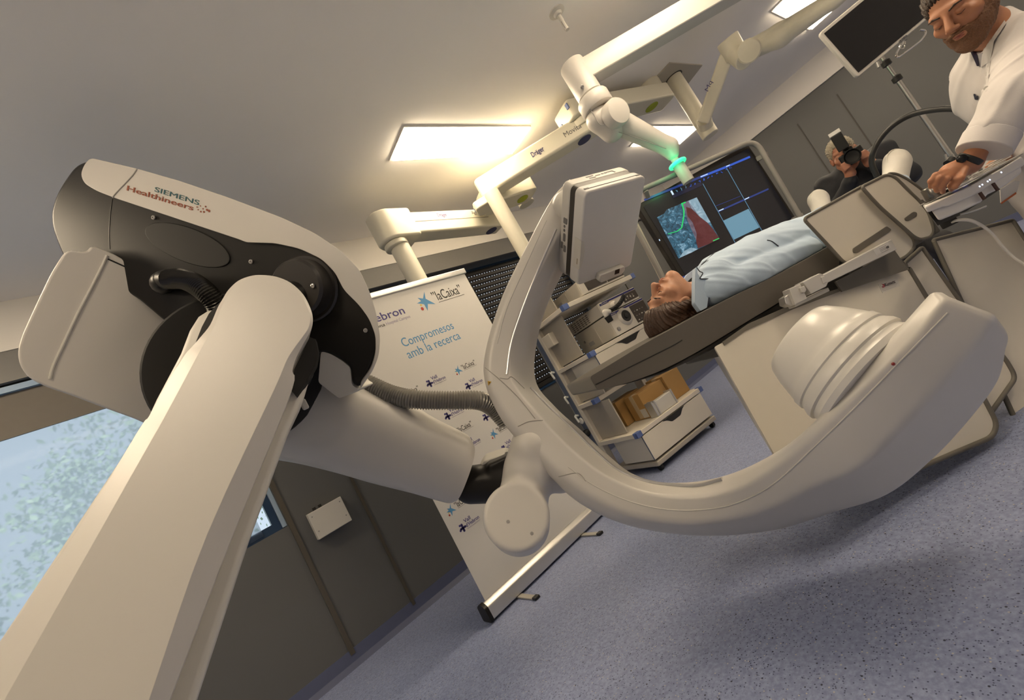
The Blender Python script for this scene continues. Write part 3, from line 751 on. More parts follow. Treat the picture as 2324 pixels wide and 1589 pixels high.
tab = [DP(-h1-.001, .02, .025), DP(-h1-.001, .012, h3+.003), DP(-h1+.018, .0, h3+.003), DP(-h1+.022, -.06, h3+.003), DP(-h1+.012, -.115, h3+.003), DP(-h1-.001, -.125, h3+.003), DP(-h1-.001, -.125, .02)]
obj('side_latch', G().prism([DP(-h1+a, b, h3-.001) for a, b in ((-.001, .012), (.016, .0), (.022, -.04), (.018, -.09), (.008, -.12), (-.001, -.125))], DW*.005).box(DP(-h1-.0005, -.057, .048), (.003, .136, .04), (DU, DV, DW)), WHITE2, ROB, bevel=.0015, seg=2)
obj('latch_slot', G().box(DP(-h1-.0015, -.09, .056), (.003, .026, .005), (DU, DV, DW)), mat('slot_tan', (.35, .29, .2), .6), ROB, smooth=0)
hd = obj('grip_handle', G().prism(rpoly([DP(a, b, h3-.002) for a, b in ((-.06, -.196), (-.055, -.172), (.085, -.172), (.093, -.195), (.075, -.214), (-.045, -.216))], .008), DW*.030), WHITE2, ROB, bevel=.005, seg=3)
obj('handle_window', G().box(DP(.042, -.186, h3+.0285), (.026, .022, .002), (DU, DV, DW)), DARK, hd, smooth=0)
# carriage that joins detector and C
ca = S(); ca.cone(DP(-.02, .02, -.10), P(1290, 470, 1.93), .085, .075, .03)
solid('detector_carriage', ca, WHITE2, ROB, .008)
# ---- X-ray tube and collimator dome
def TL(L): return DC+DW*L
obj('collimator_dome', G().lathe(TL(0), DW, [(.02, .905), (.096, .905), (.110, .909), (.118, .918), (.134, .955), (.147, .995), (.152, 1.012), (.156, 1.016), (.159, 1.036), (.155, 1.040), (.158, 1.046), (.165, 1.060), (.166, 1.072), (.160, 1.077), (.161, 1.084), (.168, 1.095), (.165, 1.11), (.12, 1.12)], 64), mat('dome_gloss_white', (.66, .64, .60), .30, noise=.01), ROB, smooth=42)
# ================================================================ CEILING ARMS
PLATEM = mat('ceiling_plate_beige', (.44, .41, .35), .5, noise=.02)
INK = mat('ink_navy', (.05, .045, .14), .5)
LIME = mat('lime_dot', (.36, .42, .03), .6); NAVY = mat('navy_dot', (.06, .065, .13), .6)
BLUT = mat('blue_tab', (.12, .17, .36), .5)
Z3 = A3(0, 0, 1)
def disc(g, c, n, r, t=.003, k=24): return g.lathe(c, n, [(r, 0), (r, t)], k)
def flat_dir(a, b):
    d = np.asarray(b)-np.asarray(a); d[2] = 0; return nrm(d)
# ---- pendant with long arm (mount, upper box beam, pivot, arm, drop tube)
mx, my = 4.38, 1.47
pd = thing('ceiling_pendant', 'cream ceiling pendant with a long lettered arm and drop tube, right of the big lamp', 'ceiling arm', (mx, my, ZC))
aR, aL = PZ(1500, 238, 2.69), PZ(1302, 282, 2.69)
d1 = flat_dir(aR, aL); s1 = np.cross(d1, Z3)
obj('mount_column', G().cyl((aR[0], aR[1], ZC-.002), (aR[0], aR[1], 2.72), .10, 28), CREAM, pd)
bm_ = obj('upper_beam', G().prism(rpoly([A3(*aR)-d1*.12+s1*.10, A3(*aR)-d1*.12-s1*.10, A3(*aL)+d1*.06-s1*.12, A3(*aL)+d1*.06+s1*.12], .05), (0, 0, .15)), CREAM, pd, bevel=.015)
q = A3(*aR)+d1*.13; obj('marker_dot', disc(G(), q-Z3*.002, -Z3, .062), LIME, pd, label='lime green dot')
for dz, t in ((.115, .06), (.05, -.09)):
    obj('brake_tab', G().box(A3(*aL)+d1*.062+s1*t+Z3*(.15-dz), (.012, .03, .045), (d1, s1, Z3)), BLUT, pd, bevel=.003)
pv = A3(*aL)-d1*.07
obj('pivot', G().cyl(pv+Z3*.0, pv-Z3*.06, .105, 32), CREAM, pd, bevel=.008, bang=50)
bR, bL = PZ(1372, 318, 2.55), PZ(1098, 456, 2.55)
bR = A3(pv[0], pv[1], 2.55) - nrm(A3(*bL)-A3(pv[0], pv[1], 2.55))*.12
d2 = flat_dir(bR, bL); s2 = np.cross(d2, Z3)
LA = np.linalg.norm(bL-bR)
obj('long_arm', G().prism(rpoly([bR+s2*.085, bR-s2*.085, bL-s2*.085, bL+s2*.085], .05), (0, 0, .165)), CREAM, pd, bevel=.022, seg=4)
fs = s2 if np.dot(s2, CAM-bL) > 0 else -s2
fp = Plane(bL+fs*.0855, fs)
g = G(); text_on(g, 'Dr\u00e4ger', bL-d2*(LA*.46)+fs*.0855+Z3*.06, -d2*.11 if np.dot(-d2, RT) > 0 else d2*.11, Z3*.042, fs, True); obj('lettering', g, INK, pd, smooth=0, label='navy lettering')
g = G(); text_on(g, 'Movita', bR+d2*.30+fs*.0855+Z3*.06, (-d2*.15 if np.dot(-d2, RT) > 0 else d2*.15)*1.0, Z3*.042, fs, False); 
obj('lettering', g, mat('ink_grey', (.16, .15, .14), .5), pd, smooth=0, label='grey lettering')
obj('marker_dot', disc(G(), bR+d2*.16-Z3*.002, -Z3, .06), NAVY, pd, label='navy dot')
obj('end_block', G().prism(rpoly([bL+d2*.10+s2*.09, bL-d2*.12+s2*.09, bL-d2*.12-s2*.09, bL+d2*.10-s2*.09], .04), (0, 0, -.07)), CREAM, pd, bevel=.012)
obj('brake_tab', G().box(bL+d2*.101-Z3*.035, (.01, .03, .03), (d2, s2, Z3)), BLUT, pd, bevel=.003)
tt = P(1138, 478, 3.52); tt = A3(tt[0], tt[1], bL[2]-.07)
obj('drop_tube', G().cyl((tt[0], tt[1], bL[2]-.03), (tt[0], tt[1], 1.72), .062, 28), CREAM, pd)
# ---- second pendant (short lettered arm above the banner)
m2 = PZ(1160, 402, ZC)
pe = thing('ceiling_pendant', 'cream ceiling pendant with a short arm and drop tube just above the banner', 'ceiling arm', (m2[0], m2[1], ZC))
obj('ceiling_plate', G().prism([PZ(x, y, ZC) for x, y in ((1142, 387), (1200, 384), (1172, 428), (1106, 440))], (0, 0, -.012)), PLATEM, pe, smooth=0)
e0, e1 = P(1218, 452, 3.95), P(1105, 478, 3.75); e0[2] = e1[2] = 2.50
d3 = flat_dir(e0, e1); s3 = np.cross(d3, Z3)
obj('upper_beam', G().prism(rpoly([e0+s3*.11, e0-s3*.11, e1-s3*.11, e1+s3*.11], .05), (0, 0, .17)), CREAM, pe, bevel=.015)
obj('mount_column', G().cyl((m2[0], m2[1], 2.60), (m2[0], m2[1], ZC-.005), .08, 28), CREAM, pe)
obj('marker_dot', disc(G(), e0+d3*.13-Z3*.002, -Z3, .055), LIME, pe, label='lime green dot')
f0 = P(893, 545, 3.2); f1 = PZ(1128, 522, f0[2])
d4 = flat_dir(f1, f0); s4 = np.cross(d4, Z3)
L4 = np.linalg.norm(f1-f0)
obj('pivot', G().cyl(e1*[1, 1, 0]+Z3*(f0[2]+.16), e1*[1, 1, 0]+Z3*2.52, .09, 28), CREAM, pe)
obj('short_arm', G().prism(rpoly([f1+s4*.075-d4*.05, f1-s4*.075-d4*.05, f0-s4*.075-d4*.02, f0+s4*.075-d4*.02], .03), (0, 0, .185)), CREAM, pe, bevel=.018, seg=3)
fs4 = s4 if np.dot(s4, CAM-f0) > 0 else -s4
obj('arm_groove', G().box((f0+f1)/2+fs4*.0755+Z3*.095, (L4*.8, .002, .005), (d4, s4, Z3)), mat('groove_shadow', (.22, .2, .16), .7), pe, smooth=0)
xd = -d4 if np.dot(-d4, RT) > 0 else d4
g = G(); text_on(g, 'Dr\u00e4ger', f0-d4*L4*.40+fs4*.0755+Z3*.125, xd*.10, Z3*.032, fs4, True); obj('lettering', g, mat('ink_lilac', (.17, .14, .30), .5), pe, smooth=0, label='pale lilac lettering')
g = G(); text_on(g, 'Agila', f0-d4*L4*.74+fs4*.0755+Z3*.13, xd*.085, Z3*.032, fs4); obj('lettering', g, MATS['ink_grey'], pe, smooth=0, label='grey lettering')
obj('marker_dot', disc(G(), f1+d4*.08-Z3*.002, -Z3, .055), NAVY, pe, label='navy dot')
kb = rpoly([f0+s4*.105-d4*.20, f0-s4*.105-d4*.20, f0-s4*.105+d4*.04, f0-s4*.05+d4*.12, f0+s4*.05+d4*.12, f0+s4*.105+d4*.04], .035)
obj('knuckle', G().prism([q-Z3*.03 for q in kb], (0, 0, .235)), CREAM, pe, bevel=.018, seg=4)
obj('knuckle_collar', G().cyl(f0-Z3*.07, f0-Z3*.03, .088, 28), CREAM, pe, bevel=.008, bang=50)
dt = f0-d4*.02
obj('drop_tube', G().cyl((dt[0], dt[1], f0[2]-.04), (dt[0], dt[1], 1.55), .072, 28), CREAM, pe)
# ---- display boom with the green ring
q0 = P(1306, 185, 2.80)
bo = thing('display_boom', 'thick white ceiling boom with a collar and a glowing green ring at its lower end', 'ceiling arm', (q0[0], q0[1], q0[2]))
j0 = P(1308, 166, 2.82); j1 = A3(j0[0], j0[1], j0[2]-.22)
obj('boom_cylinder', G().lathe(j0+Z3*.06, -Z3, [(.055, -.008), (.078, -.004), (.082, .008), (.082, .24), (.07, .25)], 36), WHITE, bo)
be = P(1640, -10, 2.78); be[2] = j0[2]+.02; bs = A3(*j0)+Z3*.02
d5 = flat_dir(bs, be); s5 = np.cross(d5, Z3); zz = Z3*.13
B5 = be+d5*.9
obj('boom_beam', G().prism(rpoly([bs+d5*.05+s5*.06-zz*.95, bs+d5*.05-s5*.06-zz*.95, bs+d5*.05-s5*.06+zz*.15, bs+d5*.05+s5*.06+zz*.15], .012, 3), d5*np.linalg.norm(B5-bs)), WHITE, bo, smooth=30)
obj('ceiling_tube', G().cyl((B5[0], B5[1], B5[2]-.1), (B5[0], B5[1], ZC), .09, 24), WHITE2, bo)
c0 = j0-Z3*.20
obj('collar', G().lathe(c0, -Z3, [(.07, -.01), (.098, -.002), (.104, .01), (.104, .075), (.098, .085), (.06, .09)], 40), WHITE, bo)
obj('bearing', G().cyl(c0-Z3*.08, c0-Z3*.135, .052, 28), mat('bearing_brass', (.45, .41, .34), .3, metal=.9), bo)
obj('screw', G().lathe(P(1321, 197, 2.725), nrm(CAM-P(1321, 197, 2.72)), [(.012, -.01), (.012, .003), (.006, .006)], 14), STEEL, bo)
k0 = c0-Z3*.12; g0 = P(1537, 350, 2.86)
mid = P(1368, 262, 2.74)
kn = S(); ex = nrm(g0-mid)
kn.cone(k0-Z3*.01, P(1358, 272, 2.80), .058, .068, .03); kn.cone(P(1358, 272, 2.80), P(1388, 296, 2.82), .070, .074, .03)
solid('elbow_housing', kn, WHITE, bo, .006)
obj('elbow_split', G().tube([P(x, y, 2.735) for x, y in ((1334, 238), (1346, 258), (1365, 284), (1395, 270))], .0025, 6), GREYP, bo)
obj('side_cover', G().lathe(P(1403, 252, 2.70), nrm(nrm(CAM-P(1403, 252, 2.7))+UP*.5+RT*.55), [(.085, -.06), (.085, .0), (.078, .012), (.04, .02)], 32), WHITE, bo)
sw = S(); sw.cone(P(1388, 270, 2.82), P(1518, 334, 2.86), .080, .056, .03); sw.cone(P(1518, 334, 2.86), P(1526, 350, 2.86), .054, .040, .03)
solid('spring_arm', sw, WHITE, bo, .006)
obj('arm_seam', G().tube([P(x, y, d) for x, y, d in ((1392, 296, 2.76), (1430, 308, 2.78), (1480, 326, 2.80), (1512, 338, 2.81))], .002, 6), GREYP, bo)
gr = P(1534, 366, 2.86); tip = A3(gr[0], gr[1], gr[2])
obj('clear_neck', G().cyl(tip+Z3*.06, tip-Z3*.03, .024, 20), mat('neck_grey', (.5, .52, .5), .2), bo)
GRN = mat('green_glow', (.05, .9, .4), .4, emis=(.03, .85, .28), estr=1.3)
obj('green_ring', G().torus(tip-Z3*.02, Z3, .046, .013, 32, 10), GRN, bo, label='glowing green ring')
gl_ = bpy.data.lights.new('green_ring_light', 'POINT'); gl_.energy = .45; gl_.color = (.05, 1, .4); gl_.shadow_soft_size = .04
glo = bpy.data.objects.new('green_ring_light', gl_); COL.objects.link(glo); glo.location = tuple(P(1528, 372, 2.76))
obj('hanger_post', G().cyl(tip-Z3*.03, tip-Z3*.16, .038, 24), mat('post_grey', (.42, .40, .37), .45), bo)
# ---- thin lamp arm with its ceiling plate
lp0 = PZ(1545, 160, ZC)
la = thing('lamp_arm', 'thin beige lamp arm folding up from a square ceiling plate to the top edge', 'ceiling arm', (lp0[0], lp0[1], ZC))
obj('ceiling_plate', G().prism([PZ(x, y, ZC) for x, y in ((1519, 141), (1593, 146), (1542, 212), (1443, 223))], (0, 0, -.012)), PLATEM, la, smooth=0)
tx, ty = PZ(1531, 180, ZC-.03)[:2]
obj('ceiling_hole', G().lathe((tx, ty, ZC-.0125), -Z3, [(.085, 0), (.085, .002)], 32), BLACK, la)
LB = mat('lamp_arm_beige', (.74, .70, .57), .42)
obj('drop_tube', G().cyl((tx, ty, ZC-.01), (tx, ty, 2.36), .072, 28), LB, la)
pb = A3(tx, ty, 2.36)
obj('pivot', G().cyl(pb+Z3*.01, pb-Z3*.12, .075, 28), LB, la, bevel=.01, bang=50)
up = P(1655, 108, 3.55)
pb2 = P(1598, 272, 4.02)
obj('pivot_cap', G().cyl(pb-Z3*.05, pb2, .065, 24), LB, la)
obj('folding_arm', G().bar(P(1596, 276, 3.98), P(1651, 122, 3.62), .11, .13, up=CAM-P(1620, 200, 3.8)), LB, la, bevel=.02)
ep = P(1623, 205, 3.70); fn = nrm(CAM-ep)
g = G(); text_on(g, 'Mq', P(1607, 208, 3.71), P(1617, 186, 3.69)-P(1607, 208, 3.71), (P(1599, 204, 3.71)-P(1607, 208, 3.71)), fn); obj('lettering', g, INK, la, smooth=0, label='small navy mark')
obj('upper_joint', G().cyl(P(1650, 88, 3.55), P(1672, 128, 3.58), .085, 24), LB, la, bevel=.01, bang=50)
obj('joint_block', G().cyl(P(1668, 122, 3.55), P(1690, 138, 3.45), .07, 20), LB, la, bevel=.01, bang=50)
jc = P(1700, 116, 3.40); jn = nrm(CAM-jc)
obj('round_cover', G().lathe(jc-jn*.05, jn, [(.085, 0), (.085, .07), (.075, .08), (.02, .082)], 32), LB, la)
sp = S(); sp.cone(P(1705, 112, 3.46), P(1770, 80, 3.30), .075, .08, .03); sp.cone(P(1770, 80, 3.30), P(1890, 0, 3.0), .08, .055, .03); sp.cone(P(1890, 0, 3.0), P(2080, -140, 2.65), .055, .05, .03)
solid('long_spring_arm', sp, LB, la, .008)
dn = P(2080, -140, 2.62)
obj('monitor_drop', G().cyl(dn, P(2020, -20, 2.55), .035, 20), LB, la)
# ---- small ceiling sensor
s0 = PZ(1263, 27, ZC)
se = thing('ceiling_sensor', 'small white sensor stem on a round base on the bare ceiling', 'sensor', (s0[0], s0[1], ZC))
obj('base', G().lathe(s0, -Z3, [(.05, 0), (.05, .006), (.028, .014), (.022, .03), (.012, .034)], 28), WHITE2, se)
st = obj('stem', G().cyl(s0-Z3*.03, s0-Z3*.135, .0135, 16), WHITE2, se)
for a in (0, 1.57, 3.14, 4.71):
    obj('slot', G().box(s0-Z3*.10+A3(math.cos(a), math.sin(a), 0)*.0125, (.004, .004, .05)), GREYP, st, smooth=0)
# ================================================================ ROLL-UP BANNER
BY = 2.455
bn = thing('roll_up_banner', 'tall white roll-up banner printed with blue and black logos, behind the robot forearm', 'banner', (1.46, BY, 0))
PRN = mat('banner_print', (.72, .70, .665), .55, noise=.008)
obj('banner_sheet', G().box((1.468, BY+.0015, 1.045), (.988, .003, 1.88)), PRN, bn, smooth=0)
obj('top_rail', G().prism(rpoly([A3(.965, BY-.012, 1.965), A3(.965, BY-.012, 2.005), A3(.965, BY+.012, 2.005), A3(.965, BY+.012, 1.965)], .006), (1.01, 0, 0)), ALU, bn)
cas = obj('cassette', G().prism(rpoly([A3(.952, BY-.045, .012), A3(.952, BY-.040, .085), A3(.952, BY-.004, .108), A3(.952, BY+.040, .085), A3(.952, BY+.045, .012)], .012), (1.02, 0, 0)), ALU, bn)
for x in (.932, 1.972):
    obj('end_cap', G().prism(rpoly([A3(x, BY-.049, .008), A3(x, BY-.044, .09), A3(x, BY, .112), A3(x, BY+.044, .09), A3(x, BY+.049, .008)], .012), (.022, 0, 0)), DARK, bn)
for x in (1.15, 1.74):
    f = obj('foot', G().box((x, BY-.09, .006), (.032, .22, .010)), mat('foot_grey', (.42, .40, .36), .5), bn, bevel=.002)
    obj('rubber_tip', G().box((x, BY-.205, .008), (.036, .034, .016)), BLACK, f, bevel=.004)
PL_B = Plane((1.4, BY-.001, 1), (0, -1, 0))
BLK = mat('print_black', (.02, .018, .016), .6); VIO = mat('print_violet', (.075, .065, .24), .6); SKY = mat('print_sky_blue', (.10, .31, .56), .6)
RED = mat('print_red', (.50, .05, .02), .6); YEL = mat('print_yellow', (.75, .55, .12), .6); LILA = mat('print_lilac', (.42, .38, .5), .6)
FX, NB = A3(1, 0, 0), A3(0, -1, 0)
def bpx(x, y):
    q = PL_B.at(x, y); return q[0], q[2]
def btext(g, s, x0, x1, z, cap, bold=False): text_on(g, s, A3(x0, BY, z), FX*(x1-x0), Z3*cap, NB, bold, thick=.0008)
PM = {'black': BLK, 'violet': VIO, 'sky': SKY, 'red': RED, 'yellow': YEL, 'lilac': LILA}
class _D(dict):
    def __missing__(s, k): s[k] = G(); return s[k]
gb = _D()
def flush(name):
    par = bn
    for k in sorted(gb, key=lambda q: -len(gb[q].v)):
        o = obj(name if par is bn else 'print_detail', gb[k], PM[k], par, smooth=0)
        if par is bn: par = o
    gb.clear()
def bdot(k, x, z, r, sx=1.0): gb[k].prism([A3(x+r*sx*math.cos(a), BY, z+r*math.sin(a)) for a in np.linspace(0, 6.283, 14, endpoint=False)], NB*.0008)
def star(x, z, s):
    o = [(0.45, 1.12), (.18, .32), (.95, -.55), (.12, -.28), (-.28, -1.0), (-.30, -.20), (-1.0, .12), (-.42, .22), (-.62, .66), (-.10, .42)]
    gb['sky'].prism([A3(x+a*s, BY, z+b*s) for a, b in o], NB*.0008)
    bdot('red', x-.75*s, z-.62*s, .20*s, .8); bdot('yellow', x-.68*s, z-.20*s, .11*s)
def caixa(x, z, s):
    """star centred at x, z; s = star radius"""
    star(x, z, s)
    btext(gb['black'], '\u201dlaCaixa\u201d', x+1.05*s, x+4.9*s, z-.25*s, 1.08*s)
    gb['black'].box((x+3.2*s, BY-.0004, z-.48*s), (3.5*s, .0008, .04*s)); flush('printed_star_logo')
def vall(x, z, s):
    """cross icon centred at x, z"""
    gb['violet'].box((x, BY-.0004, z), (1.5*s, .0008, .6*s)); gb['violet'].box((x, BY-.0004, z+.05*s), (.6*s, .0008, 1.6*s))
    for dx, dz, r in ((-.95, -.25, .30), (-.55, .95, .30), (.02, .9, .32), (0, -.75, .32), (.75, 0, .30), (-.7, 0, .3)): bdot('violet', x+dx*s, z+dz*s, r*s)
    btext(gb['violet'], 'Vall', x+1.05*s, x+3.15*s, z+.80*s, .95*s, True)
    btext(gb['violet'], "d\u2019Hebron", x+1.05*s, x+5.5*s, z-.45*s, .95*s, True)
    btext(gb['lilac'], 'Barcelona Hospital Campus', x+1.1*s, x+5.4*s, z-.95*s, .22*s); flush('printed_cross_logo')
# large pair at the top
x, z = bpx(966, 685); caixa(x, z, .064)
xa, za = bpx(839, 733); xb, zb = bpx(920.5, 711); zm = (za+zb)/2-.004
btext(gb['violet'], "d\u2019Hebron", xb-.335, xb, zm, .052, True); btext(gb['violet'], 'Vall', xb-.335, xb-.185, zm+.078, .055, True)
btext(gb['black'], 'Barcelona', xb-.325, xb-.165, zm-.038, .020); btext(gb['lilac'], 'Hospital Campus', xb-.155, xb+.018, zm-.038, .020)
bx, bz = xb-.42, zm+.035
gb['violet'].box((bx, BY-.0004, bz), (.10, .0008, .04)); gb['violet'].box((bx, BY-.0004, bz), (.04, .0008, .10))
flush('printed_cross_logo')
# slogan
for s, p0, p1, cap in (('Compromesos', (914, 783), (1034, 750), .058), ('amb la recerca', (927, 811), (1048.5, 771), .058)):
    a, za = bpx(*p0); b, zb = bpx(*p1); btext(gb['sky'], s, a, b, (za+zb)/2, cap); flush('printed_slogan')
for p in ((1040.6, 841), (904, 904), (935, 993), (1030, 986), (1121, 985), (1024, 1158)): x, z = bpx(*p); caixa(x, z, .030)
for p in ((976, 871), (1063.6, 877), (1017, 945), (1103.5, 948), (908, 942), (1056, 1016), (1146, 1019), (1051, 1198.6)): x, z = bpx(*p); vall(x, z, .0215)
# ---- white junction box on the wall beside the window
jb = thing('junction_box', 'small white box screwed to the grey wall under the robot forearm', 'junction box', (.66, YB, .8))
p4 = [PL for PL in (Plane((0, YB-.07, 0), (0, -1, 0)),)][0]
xl, xr, zb_, zt = .535, .775, .745, .905
q = [p4.at(*p) for p in ((697, 1167), (773, 1127), (800, 1181), (724, 1225))]
xl, xr = (q[0][0]+q[3][0])/2, (q[1][0]+q[2][0])/2; zt, zb_ = (q[0][2]+q[1][2])/2, (q[2][2]+q[3][2])/2
obj('housing', G().box(((xl+xr)/2, YB-.035, (zt+zb_)/2), (xr-xl, .068, zt-zb_)), WHITE2, jb, bevel=.004)
for a in (xl+.02, xr-.02):
    for b in (zt-.03, zb_+.05): obj('screw', G().lathe((a, YB-.0685, b), NB, [(.005, 0), (.004, .002)], 10), GREYP, jb)
for a in (.25, .42): obj('cable_entry', G().cyl((xl+(xr-xl)*a, YB-.03, zt-.002), (xl+(xr-xl)*a, YB-.03, zt+.02), .012, 12), BLACK, jb)
# ================================================================ ENDOSCOPY TROLLEY
CO = A3(2.515, 2.241, 0); CX = nrm((.741, -.126, 0)); CY = A3(-CX[1], CX[0], 0); CAX = (CX, CY, Z3)
def CT(u, v, z): return CO+CX*u+CY*v+Z3*z
def cbox(g, u0, u1, v0, v1, z0, z1): return g.box(CT((u0+u1)/2, (v0+v1)/2, (z0+z1)/2), (u1-u0, v1-v0, z1-z0), CAX)
CWH = mat('trolley_cream', (.70, .65, .56), .45, noise=.015); CGR = mat('trolley_edge_grey', (.42, .385, .33), .5)
CBL = mat('trolley_blue', (.10, .15, .36), .5); CSB = mat('strip_slate_blue', (.10, .125, .19), .45)
ct = thing('equipment_trolley', 'cream equipment trolley with blue-cornered shelves and two drawers, behind the patient\u2019s head', 'trolley', CT(.38, .3, 0))
obj('base', cbox(G(), 0, .76, .0, .52, .045, .085), CGR, ct, bevel=.01)
for u, v in ((.04, .04), (.72, .04), (.04, .48), (.72, .48)):
    w_ = obj('castor', G().cyl(CT(u-.012, v, .024), CT(u+.012, v, .024), .024, 20), BLACK, ct)
col = obj('left_column', cbox(G(), -.02, .045, .50, .60, .085, 1.86), CWH, ct, bevel=.012)
obj('column_strip', cbox(G(), -.026, -.0195, .545, .60, .10, 1.84), CSB, col, smooth=0)
obj('column_edge', cbox(G(), -.030, -.0195, .60, .612, .10, 1.84), ALU, col, smooth=0)
obj('right_column', cbox(G(), .715, .775, .50, .60, .085, 1.86), CWH, ct, bevel=.012)
for z0, z1 in ((.34, .635), (.69, .98), (1.03, 1.39), (1.44, 1.80)):
    obj('side_panel', cbox(G(), .02, .032, .16, .50, z0, z1), CGR, ct, smooth=0)
for u, z in ((-.0, 1.57), (.0, 1.27)):
    sk = obj('socket_box', cbox(G(), u-.03, u+.025, .36, .48, z-.055, z+.055), CWH, ct, bevel=.006)
shelves = [(.300, .335), (.645, .680), (.985, 1.020), (1.395, 1.432), (1.80, 1.835)]
for i, (z0, z1) in enumerate(shelves):
    sh_ = obj('shelf', cbox(G(), -.035, .79, 0 if i != 1 else .25, .50, z0, z1), CWH, ct, bevel=.004)
    for u in (-.035, .79):
        vv = -.004 if i != 1 else .246
        obj('corner_clip', cbox(G(), u-.006, u+.05 if u < 0 else u+.006, vv, vv+.045, z0-.004, z1+.004) if u < 0 else cbox(G(), u-.035, u+.006, vv, vv+.045, z0-.004, z1+.004), CBL, sh_, bevel=.003)
for z0, z1 in ((.100, .292), (.845, .982)):
    dr = obj('drawer', cbox(G(), 0, .75, .003, .36, z0, z1), CWH, ct, bevel=.003)
    zt_ = z1
    hp_ = [CT(u, .0015, z) for u, z in ((.24, zt_), (.29, zt_-.015), (.33, zt_-.045), (.44, zt_-.045), (.49, zt_-.012), (.53, zt_))]
    obj('handle_recess', G().prism(rpoly(hp_, .015), CY*.004), BLACK, dr, smooth=0)
    obj('side_trim', cbox(G(), -.0035, .0005, .003, .010, z0, z1), CSB, dr, smooth=0)
for z in (.60, .78, 1.02): obj('push_hook', G().tube([CT(-.028, .57, z), CT(-.06, .57, z+.01), CT(-.055, .57, z-.05)], .009, 8), mat('hook_white', (.7, .72, .7), .4), ct)
obj('power_inlet', G().lathe(CT(-.026, .57, .55), -CX, [(.028, 0), (.028, .008), (.018, .009)], 20), mat('inlet_white', (.75, .74, .72), .4), ct)
obj('lock_knob', G().lathe(CT(-.026, .57, .44), -CX, [(.03, 0), (.032, .03), (.02, .04)], 20), BLACK, ct)
# ---- processors on the trolley
PRW = mat('processor_white', (.68, .64, .57), .4, noise=.015); PRK = mat('processor_panel_brown', (.055, .045, .038), .35); PRB = mat('processor_blue_band', (.02, .022, .16), .35)
def unit(name, label, u0, u1, v0, v1, z0, z1, ctl, socket, vents):
    t = thing(name, label, 'medical device', CT((u0+u1)/2, (v0+v1)/2, z0), 'medical devices on the trolley')
    b = obj('housing', cbox(G(), u0, u1, v0+.012, v1, z0+.006, z1), PRW, t, bevel=.005)
    obj('front_panel', cbox(G(), u0, u1, v0, v0+.0125, z0+.006, z1), PRW, t, bevel=.003)
    obj('blue_band', cbox(G(), u0+.04, u1-.004, v0-.002, v0+.001, z1-.018, z1-.004), PRB, t, smooth=0)
    o = obj('name_plate', cbox(G(), u0+.01, u0+.11, v0-.0025, v0+.001, z1-.024, z1-.008), PRB, t, smooth=0)
    g = G(); text_on(g, 'OLYMPUS', CT(u0+.022, v0-.003, z1-.0205), CX*.075, Z3*.009, -CY, False, thick=.001); obj('lettering', g, WHITE, o, smooth=0)
    c = obj('control_panel', cbox(G(), ctl, u1-.003, v0-.003, v0+.001, z0+.02, z1-.022), PRK, t, smooth=0)
    r = random.Random(int(z0*100))
    for i in range(4):
        for j in range(3):
            uu = ctl+.02+i*(u1-ctl-.05)/4; zz = z0+.035+j*(z1-z0-.075)/3
            obj('key', cbox(G(), uu, uu+.012, v0-.005, v0-.002, zz, zz+.008), mat('key_grey', (.22, .2, .18), .5) if (i+j) % 3 else mat('key_lit', (.7, .68, .62), .4), c, smooth=0)
    for k in range(3): obj('foot', cbox(G(), u0+.03+k*.18, u0+.06+k*.18, v0+.04, v1-.04, z0, z0+.0065), BLACK, t, smooth=0)
    if vents:
        for i in range(6):
            for j in range(5): obj('vent_slot', cbox(G(), u0-.0012, u0+.001, v1-.05-i*.045-.028, v1-.05-i*.045, z0+.02+j*.016, z0+.026+j*.016), PRK, b, smooth=0)
    else:
        obj('side_door', cbox(G(), u0-.002, u0+.001, v1-.29, v1-.04, z0+.015, z1-.02), PRW, b, bevel=.001)
        obj('rating_label', cbox(G(), u0-.003, u0-.001, v1-.2, v1-.13, z0+.04, z0+.075), mat('label_grey', (.42, .42, .44), .5), b, smooth=0)
        obj('side_knob', G().lathe(CT(u0-.001, v1-.09, z0+.10), -CX, [(.012, 0), (.012, .003), (.006, .004)], 14), GREYP, b)
    return t
lo = unit('light_source', 'lower white processor with a round socket on the middle shelf of the trolley', .30, .74, .01, .50, 1.0215, 1.215, .56, True, False)
zc = (1.0215+1.215)/2
s_ = obj('light_socket', G().lathe(CT(.47, .010, zc+.02), -CY, [(.075, -.004), (.07, .008), (.055, .018), (.050, .016)], 36), WHITE, lo)
obj('socket_opening', G().lathe(CT(.47, -.007, zc+.02), -CY, [(.048, 0), (.046, .002), (.022, .001), (.020, .006), (.012, .007)], 32), BLACK, s_)
obj('power_button', G().lathe(CT(.345, .010, zc-.045), -CY, [(.018, -.002), (.018, .003), (.013, .004), (.013, .006)], 24), STEEL, lo)
hi_ = unit('video_processor', 'upper white processor with a coiled black lead, stacked on the lower processor', .285, .72, .01, .50, 1.2165, 1.325, .545, False, True)
obj('connector_nozzle', G().lathe(CT(.42, .01, 1.262), -CY, [(.03, -.003), (.03, .02), (.02, .04)], 24), WHITE, hi_)
tp = unit('recorder_unit', 'white recorder with a dark window on the upper trolley shelf, below the flat detector', .21, .70, .01, .50, 1.4335, 1.56, .50, False, False)
obj('display_window', cbox(G(), .27, .49, .006, .012, 1.455, 1.53), PRK, tp, smooth=0)
